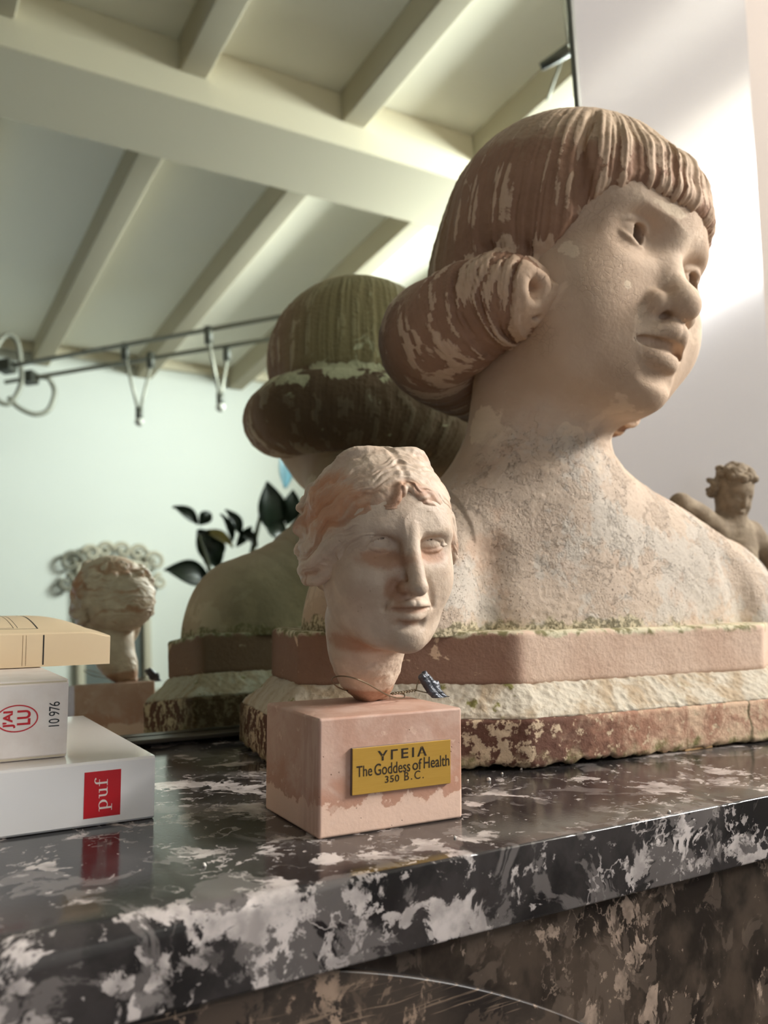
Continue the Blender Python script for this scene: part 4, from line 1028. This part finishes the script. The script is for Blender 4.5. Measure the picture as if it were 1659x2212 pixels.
def make_room():
    wall = NT('white_wall_plaster', .9, .2); wall.set(Base_Color=wall.mix(wall.noise(1.2, 3), srgb(204, 208, 202), srgb(212, 216, 211)))
    warm = plain('cream_wall', srgb(172, 160, 150), .9, .2)
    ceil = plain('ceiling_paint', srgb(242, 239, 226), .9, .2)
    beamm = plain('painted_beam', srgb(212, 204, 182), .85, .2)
    joistm = plain('shade_toned_joist', srgb(176, 168, 148), .85, .2)  # darker than the beam: shade of the joist sides put into the colour
    flo = NT('old_floorboards', .45, .4); flo.set(Base_Color=flo.mix(flo.noise(1, 4, vec=flo.mapv((14, 1.5, 1))), srgb(52, 40, 30), srgb(80, 62, 46)))
    structure(box('floor', (LEFT-.2, FRONT-.2, FLOOR-.1), (RIGHT+.2, BACK+.2, FLOOR), flo.m))
    structure(box('ceiling', (LEFT-.2, FRONT-.2, CEIL), (RIGHT+.2, BACK+.2, CEIL+.1), ceil))
    bm = bmesh.new(); x0, x1, z0, z1 = FILL_WIN
    for lo, hi in (((LEFT-.2, FRONT-.2, FLOOR), (x0, FRONT, CEIL)), ((x1, FRONT-.2, FLOOR), (RIGHT+.2, FRONT, CEIL)), ((x0, FRONT-.2, FLOOR), (x1, FRONT, z0)), ((x0, FRONT-.2, z1), (x1, FRONT, CEIL))): add_box(bm, lo, hi)
    structure(bm_obj('wall_front', bm, wall.m))
    w = bpy.data.objects.new('fill_window', None); COL.objects.link(w); w.location = ((x0+x1)/2, FRONT-.1, z0); structure(w)  # added window out of view, an opening for the front fill
    bm = bmesh.new(); t = .06; xm = (x0+x1)/2
    for lo, hi in (((x0, FRONT-.14, z0), (x1, FRONT-.08, z0+t)), ((x0, FRONT-.14, z1-t), (x1, FRONT-.08, z1)), ((x0, FRONT-.14, z0+t), (x0+t, FRONT-.08, z1-t)), ((x1-t, FRONT-.14, z0+t), (x1, FRONT-.08, z1-t)), ((xm-t/2, FRONT-.14, z0+t), (xm+t/2, FRONT-.08, z1-t))): add_box(bm, lo, hi)
    bm_obj('window_frame', bm, plain('white_window_frame', srgb(230, 230, 228), .5), w)
    box('window_sill', (x0-.04, FRONT-.08, z0-.03), (x1+.04, FRONT+.06, z0), plain('white_window_frame', srgb(230, 230, 228), .5), w, bevel=.005)
    structure(box('wall_back', (LEFT-.2, BACK, FLOOR), (RIGHT+.2, BACK+.2, CEIL), warm))
    structure(box('wall_left', (LEFT-.2, FRONT, FLOOR), (LEFT, BACK, CEIL), plain('taupe_wall', srgb(92, 80, 70), .9, .2)))
    # right wall with a long high window
    bm = bmesh.new(); y0, y1, z0, z1 = WIN
    for lo, hi in (((RIGHT, FRONT, FLOOR), (RIGHT+.2, BACK, z0)), ((RIGHT, FRONT, z1), (RIGHT+.2, BACK, CEIL)), ((RIGHT, FRONT, z0), (RIGHT+.2, y0, z1)), ((RIGHT, y1, z0), (RIGHT+.2, BACK, z1))): add_box(bm, lo, hi)
    structure(bm_obj('wall_right', bm, plain('grey_wall', srgb(150, 145, 138), .9, .2)))
    fm = plain('white_window_frame', srgb(230, 230, 228), .5)
    w = bpy.data.objects.new('window_1', None); COL.objects.link(w); w.location = (RIGHT+.1, (y0+y1)/2, z0); structure(w)
    bm = bmesh.new(); t = .05
    add_box(bm, (RIGHT+.06, y0, z0), (RIGHT+.13, y1, z0+t)); add_box(bm, (RIGHT+.06, y0, z1-t), (RIGHT+.13, y1, z1))
    for k in range(4):
        yy = y0+(y1-y0-t)*k/3; add_box(bm, (RIGHT+.06, yy, z0+t), (RIGHT+.13, yy+t, z1-t))
    bm_obj('window_frame', bm, fm, w)
    box('window_sill', (RIGHT-.05, y0-.04, z0-.03), (RIGHT+.06, y1+.04, z0), fm, w, bevel=.005)
    # beams
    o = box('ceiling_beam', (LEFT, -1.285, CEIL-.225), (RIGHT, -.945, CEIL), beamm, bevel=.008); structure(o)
    for k, x in enumerate((-1.52, -.91, -.30, .30, .895, 1.50, 2.10, 2.70)):
        for a, b in ((FRONT, -1.285), (-.945, BACK)):
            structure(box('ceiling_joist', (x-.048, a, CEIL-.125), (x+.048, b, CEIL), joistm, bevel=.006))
    structure(box('trim_cornice', (LEFT, FRONT, CEIL-.055), (RIGHT, FRONT+.04, CEIL), beamm, bevel=.01))
FILL_WIN = (-1.75, .15, -.65, 1.10)
WIN = (-2.15, .1, 1.54, 2.17)
# ------------------------------------------------------------------ what the mirror shows of the room
def make_cables():
    cm = plain('grey_cable', srgb(140, 140, 128), .5, .4, .2); dk = plain('dark_fitting', srgb(72, 74, 66), .5)
    z = 1.75
    for (a, b), lab, loop in ((((.584, -2.911), (1.695, -1.883)), 'grey tension cable under the ceiling, nearer the fireplace, with a loop at its end', [(.520, -2.975, 1.75), (.60, -2.95, 1.93), (.662, -2.95, 1.924), (.685, -2.95, 1.79), (.686, -2.95, 1.69), (.644, -2.95, 1.596), (.600, -2.95, 1.585), (.55, -2.95, 1.63)]), (((.709, -3.031), (1.795, -2.095)), 'grey tension cable under the ceiling, nearer the far wall, with a loop at its end', [(.700, -3.04, 1.755), (.80, -2.95, 1.745), (.830, -2.95, 1.72), (.846, -2.95, 1.664), (.817, -2.95, 1.574), (.752, -2.95, 1.543), (.676, -2.95, 1.571), (.63, -2.95, 1.62)])):
        a, b = np.array(a), np.array(b); d = (b-a)/np.linalg.norm(b-a)
        r = root('tension_cable', lab, 'cable', (a[0], a[1], z), 'low-voltage lamp cables')
        e = np.array((RIGHT, 0)); k = (RIGHT-a[0])/d[0]; q = a+d*k; s = a-d*.10
        tube_obj('cable', [(*s, z), (*q, z+.06)], .011, cm, r, 10)
        box('end_clamp', (-.035, -.035, -.03), (.035, .035, .03), dk, r, M=Matrix.Translation((s[0]+.1, s[1]+.1, z)) @ Matrix.Rotation(math.atan2(d[1], d[0]), 4, 'Z'), bevel=.006)
        tube_obj('cable_loop', loop, .013, cm, r, 8, 8)
    wm = plain('lamp_wire', srgb(150, 150, 138), .5, .4, .3); gl = plain('lamp_glass', srgb(190, 190, 182), .2)
    lamps = [((1.077, -2.483), (1.220, -2.552), .345, 'hanging halogen lamp on two converging wires, nearer the left end of the cables'), ((1.378, -2.168), (1.536, -2.342), .325, 'hanging halogen lamp on two wires, further right along the cables')]
    for p0, p1, drop, lab in lamps:
        m = (np.array(p0)+np.array(p1))/2
        r = root('halogen_lamp', lab, 'lamp', (m[0], m[1], z-drop), 'halogen lamps on the cables')
        for p in (p0, p1):
            tube_obj('clip', [(p[0], p[1], z+.03), (p[0], p[1], z-.05)], .020, dk, r, 8)
            tube_obj('wire', [(p[0], p[1], z-.04), (m[0], m[1], z-drop+.04)], .008, wm, r, 6)
        tube_obj('lamp_socket', [(m[0], m[1], z-drop+.07), (m[0], m[1], z-drop+.01)], .017, dk, r, 10)
        bm = bmesh.new(); bmesh.ops.create_uvsphere(bm, u_segments=16, v_segments=10, radius=.022, matrix=Matrix.Translation((m[0], m[1], z-drop))); bm_obj('bulb', bm, gl, r, smooth=True)
    r = root('ceiling_spotlight', 'dark little spotlight under the ceiling, at the right edge of the mirror', 'lamp', (1.80, -.15, CEIL))
    tube_obj('stem', [(1.80, -.15, CEIL), (1.80, -.155, 1.92)], .005, wm, r, 6); tube_obj('lamp_head', [(1.752, -.235, 1.885), (1.80, -.155, 1.905)], [.013, .020], dk, r, 12); tube_obj('wire', [(1.79, -.17, 1.90), (1.84, -.28, 1.885), (1.86, -.33, 1.87)], .005, wm, r, 6)
def make_plant():
    lf = NT('dark_glossy_leaf', .35, .5); lf.set(Base_Color=lf.mix(lf.noise(14, 3), srgb(16, 30, 18), srgb(30, 50, 28)))
    pale = plain('painted_sheen_leaf', srgb(176, 214, 226), .35); yl = plain('yellowing_leaf', srgb(150, 140, 92), .5)  # pale leaf: glossy sheen painted on as its colour
    stem = plain('plant_stem', srgb(62, 66, 40), .7); pot = plain('clay_pot', srgb(150, 86, 60), .8); soil = plain('potting_soil', srgb(40, 30, 24), .95)
    bx, by = 1.17, -1.27
    r = root('rubber_plant', 'tall potted plant with dark oval leaves against the white far wall, seen in the mirror', 'plant', (bx, by, FLOOR))
    bm = bmesh.new(); pr = [(.0, 0), (.13, 0), (.175, .30), (.195, .30), (.195, .35), (.165, .35), (.16, .32), (0, .32)]
    n = 32; rings = [[bm.verts.new((bx+rr*math.cos(a), by+rr*math.sin(a), FLOOR+zz)) for a in np.linspace(0, 2*PI, n, endpoint=False)] for rr, zz in pr[1:-1]]
    for A, B in zip(rings, rings[1:]):
        for i in range(n): bm.faces.new((A[i], A[(i+1) % n], B[(i+1) % n], B[i]))
    bm.faces.new(rings[0][::-1]); bm_obj('pot', bm, pot, r, smooth=True, bevel=.004)
    bm = bmesh.new(); bmesh.ops.create_circle(bm, cap_ends=True, segments=32, radius=.162, matrix=Matrix.Translation((bx, by, FLOOR+.32))); bm_obj('soil', bm, soil, r)
    tube_obj('stem', [(bx, by, FLOOR+.3), (bx+.02, by, -.5), (bx-.03, by+.01, 0), (bx-.02, by, .45), (bx+.03, by+.02, .70)], [.022, .02, .016, .012, .006], stem, r, 8, 8)
    tube_obj('stem', [(bx, by, FLOOR+.3), (bx-.04, by+.02, -.5), (bx-.10, by-.01, .1), (bx-.14, by, .40), (bx-.19, by-.01, .60)], [.02, .018, .014, .01, .005], stem, r, 8, 8)
    def leaf(base, tip, w, m, curl=.02, nrm=(0, 1, .3)):
        a, b = np.array(base, float)+(0, 0, .035), np.array(tip, float)+(0, 0, .035); d = b-a; L = np.linalg.norm(d); d /= L; nrm = np.array(nrm, float); nrm -= d*(nrm @ d); nrm /= np.linalg.norm(nrm); sd = np.cross(d, nrm)
        bm = bmesh.new(); rows = []
        for t in np.linspace(0, 1, 12):
            ww = w*math.sin(PI*min(1, max(.02, t))**.85)+.002
            rows.append([bm.verts.new(a+d*L*t+sd*ww*u+nrm*(curl*abs(u)*.6-curl*(2*t-1)**2+.0)) for u in (-1, -.5, 0, .5, 1)])
        for A, B in zip(rows, rows[1:]):
            for i in range(4): bm.faces.new((A[i], A[i+1], B[i+1], B[i]))
        bmesh.ops.solidify(bm, geom=bm.faces[:], thickness=.0015)
        o = bm_obj('leaf', bm, m, r, smooth=True)
        if m is pale: o['label'] = 'leaf at the top with a pale blue-white sheen painted in'
        if m is yl: o['label'] = 'yellowing leaf'
    leaf((.985, -1.285, .608), (.905, -1.30, .668), .022, lf.m); leaf((.990, -1.285, .605), (1.028, -1.285, .650), .021, lf.m)
    leaf((.985, -1.28, .585), (1.060, -1.30, .455), .052, lf.m); leaf((1.04, -1.28, .58), (1.01, -1.30, .47), .045, lf.m); leaf((1.01, -1.28, .585), (1.10, -1.27, .53), .018, yl)
    leaf((1.125, -1.26, .57), (1.075, -1.26, .655), .022, lf.m); leaf((1.12, -1.26, .58), (1.18, -1.25, .53), .020, lf.m); leaf((1.10, -1.27, .545), (1.055, -1.25, .635), .014, lf.m); leaf((1.11, -1.27, .53), (1.165, -1.26, .600), .016, lf.m)
    leaf((1.225, -1.22, .565), (1.205, -1.20, .745), .055, lf.m); leaf((1.20, -1.22, .60), (1.27, -1.21, .55), .04, lf.m); leaf((1.28, -1.22, .60), (1.30, -1.20, .72), .035, lf.m)
    leaf((1.262, -1.18, .720), (1.250, -1.17, .850), .026, pale)
    for k, (x, y, zz, a) in enumerate(((1.12, -1.26, .33, .4), (1.20, -1.25, .40, 2.2), (1.08, -1.29, .22, 3.5), (1.21, -1.30, .18, 5.4), (1.16, -1.22, .08, 1.5), (1.02, -1.28, .42, 3.0))):
        leaf((x, y, zz), (x+.16*math.cos(a), y+.10*math.sin(a), zz+.03), .045, lf.m)
def make_wall_frame():
    gm = plain('silvered_carved_frame', srgb(176, 170, 152), .5); dkm = plain('darker_carving', srgb(120, 118, 104), .5); gl = plain('grey_glass', srgb(92, 100, 98), .15, .6)  # second carving tone is darker, for the outer left scrolls
    y = FRONT+.005; x0, x1, z0, z1 = 1.085, 1.500, .10, .93
    r = root('ornate_wall_frame', 'ornate scrolled picture frame with a dark centre on the far wall, seen in the mirror behind the small head', 'frame', ((x0+x1)/2, y, z0))
    t = .045; bm = bmesh.new()
    for lo, hi in (((x0, y, z0), (x1, y+.04, z0+t)), ((x0, y, z1-t), (x1, y+.04, z1)), ((x0, y, z0+t), (x0+t, y+.04, z1-t)), ((x1-t, y, z0+t), (x1, y+.04, z1-t))): add_box(bm, lo, hi)
    bm_obj('frame_moulding', bm, gm, r, bevel=.01); box('dark_panel', (x0+t, y+.004, z0+t), (x1-t, y+.012, z1-t), gl, r)
    def scroll(cx, cz, R, a0, s, m):
        pts = [(cx+R*(1-.055*k)*math.cos(a0+s*k*.55), y+.045, cz+R*(1-.055*k)*math.sin(a0+s*k*.55)) for k in range(16)]
        tube_obj('scroll', pts, [.016-.0006*k for k in range(16)], m, r, 8)
    for cx, cz, R, a0, s, m in ((x0-.03, z1-.02, .065, 0, 1, dkm), (x0+.08, z1+.03, .050, 3.1, -1, gm), (x1+.03, z1-.01, .060, 3.1, -1, gm), (x1-.07, z1+.04, .050, 0, 1, gm), (x1+.055, z1-.13, .045, 1.5, 1, gm), (x0-.06, z1-.14, .05, 1.5, -1, dkm), (x0-.03, z0+.05, .05, 0, -1, dkm), (x1+.03, z0+.05, .05, 3.1, 1, gm), ((x0+x1)/2-.05, z1+.05, .05, 0, 1, gm), ((x0+x1)/2+.05, z1+.05, .05, 3.1, -1, gm)):
        scroll(cx, cz, R, a0, s, m)

# ------------------------------------------------------------------ light and camera
def make_light_camera():
    w = bpy.data.worlds.new('sky'); S.world = w; w.use_nodes = True
    bg = w.node_tree.nodes['Background']; bg.inputs[0].default_value = (.55, .72, 1., 1); bg.inputs[1].default_value = 2.0
    y0, y1, z0, z1 = WIN
    def area(name, loc, rotv, sx, sy, e, col):
        l = bpy.data.lights.new(name, 'AREA'); l.shape = 'RECTANGLE'; l.size = sx; l.size_y = sy; l.energy = e; l.color = col
        o = bpy.data.objects.new(name, l); COL.objects.link(o); o.location = loc; o.rotation_euler = rotv; return o
    area('window_and_fill_light', (RIGHT+.18, (y0+y1)/2, (z0+z1)/2), (0, PI/2, 0), z1-z0, y1-y0, 480, (1., .985, .965))
    x0, x1, z0, z1 = FILL_WIN
    area('window_and_fill_light', ((x0+x1)/2, FRONT-.18, (z0+z1)/2), (PI/2, 0, 0), x1-x0, z1-z0, 12, (.96, .98, 1.))  # added fill light for the front faces, behind the added window
    c = bpy.data.cameras.new('camera'); o = bpy.data.objects.new('camera', c); COL.objects.link(o); S.camera = o
    o.location = CAM; o.rotation_euler = Matrix((RT, UP, -FW)).transposed().to_euler()
    c.sensor_fit = 'AUTO'; c.sensor_width = 36; c.lens = 36*FPX/2212; c.clip_start = .01
    c.dof.use_dof = True; c.dof.focus_distance = .52; c.dof.aperture_fstop = c.lens/3.5
    S.view_settings.view_transform = 'Standard'; S.view_settings.look = 'None'; S.view_settings.exposure = -.12; S.view_settings.gamma = 1.
    try: S.view_settings.use_curve_mapping = False
    except Exception: pass
    S.cycles.max_bounces = 10; S.cycles.diffuse_bounces = 6; S.cycles.glossy_bounces = 6
    S.cycles.caustics_reflective = True; S.cycles.blur_glossy = .5
    S.cycles.use_denoising = True
    S.cycles.sample_clamp_indirect = 6

for build in (make_bust, make_small_head, make_wire_seal, make_books, make_cherub, make_mantel, make_bits, make_mirror, make_room, make_cables, make_plant, make_wall_frame, make_light_camera):
    build()
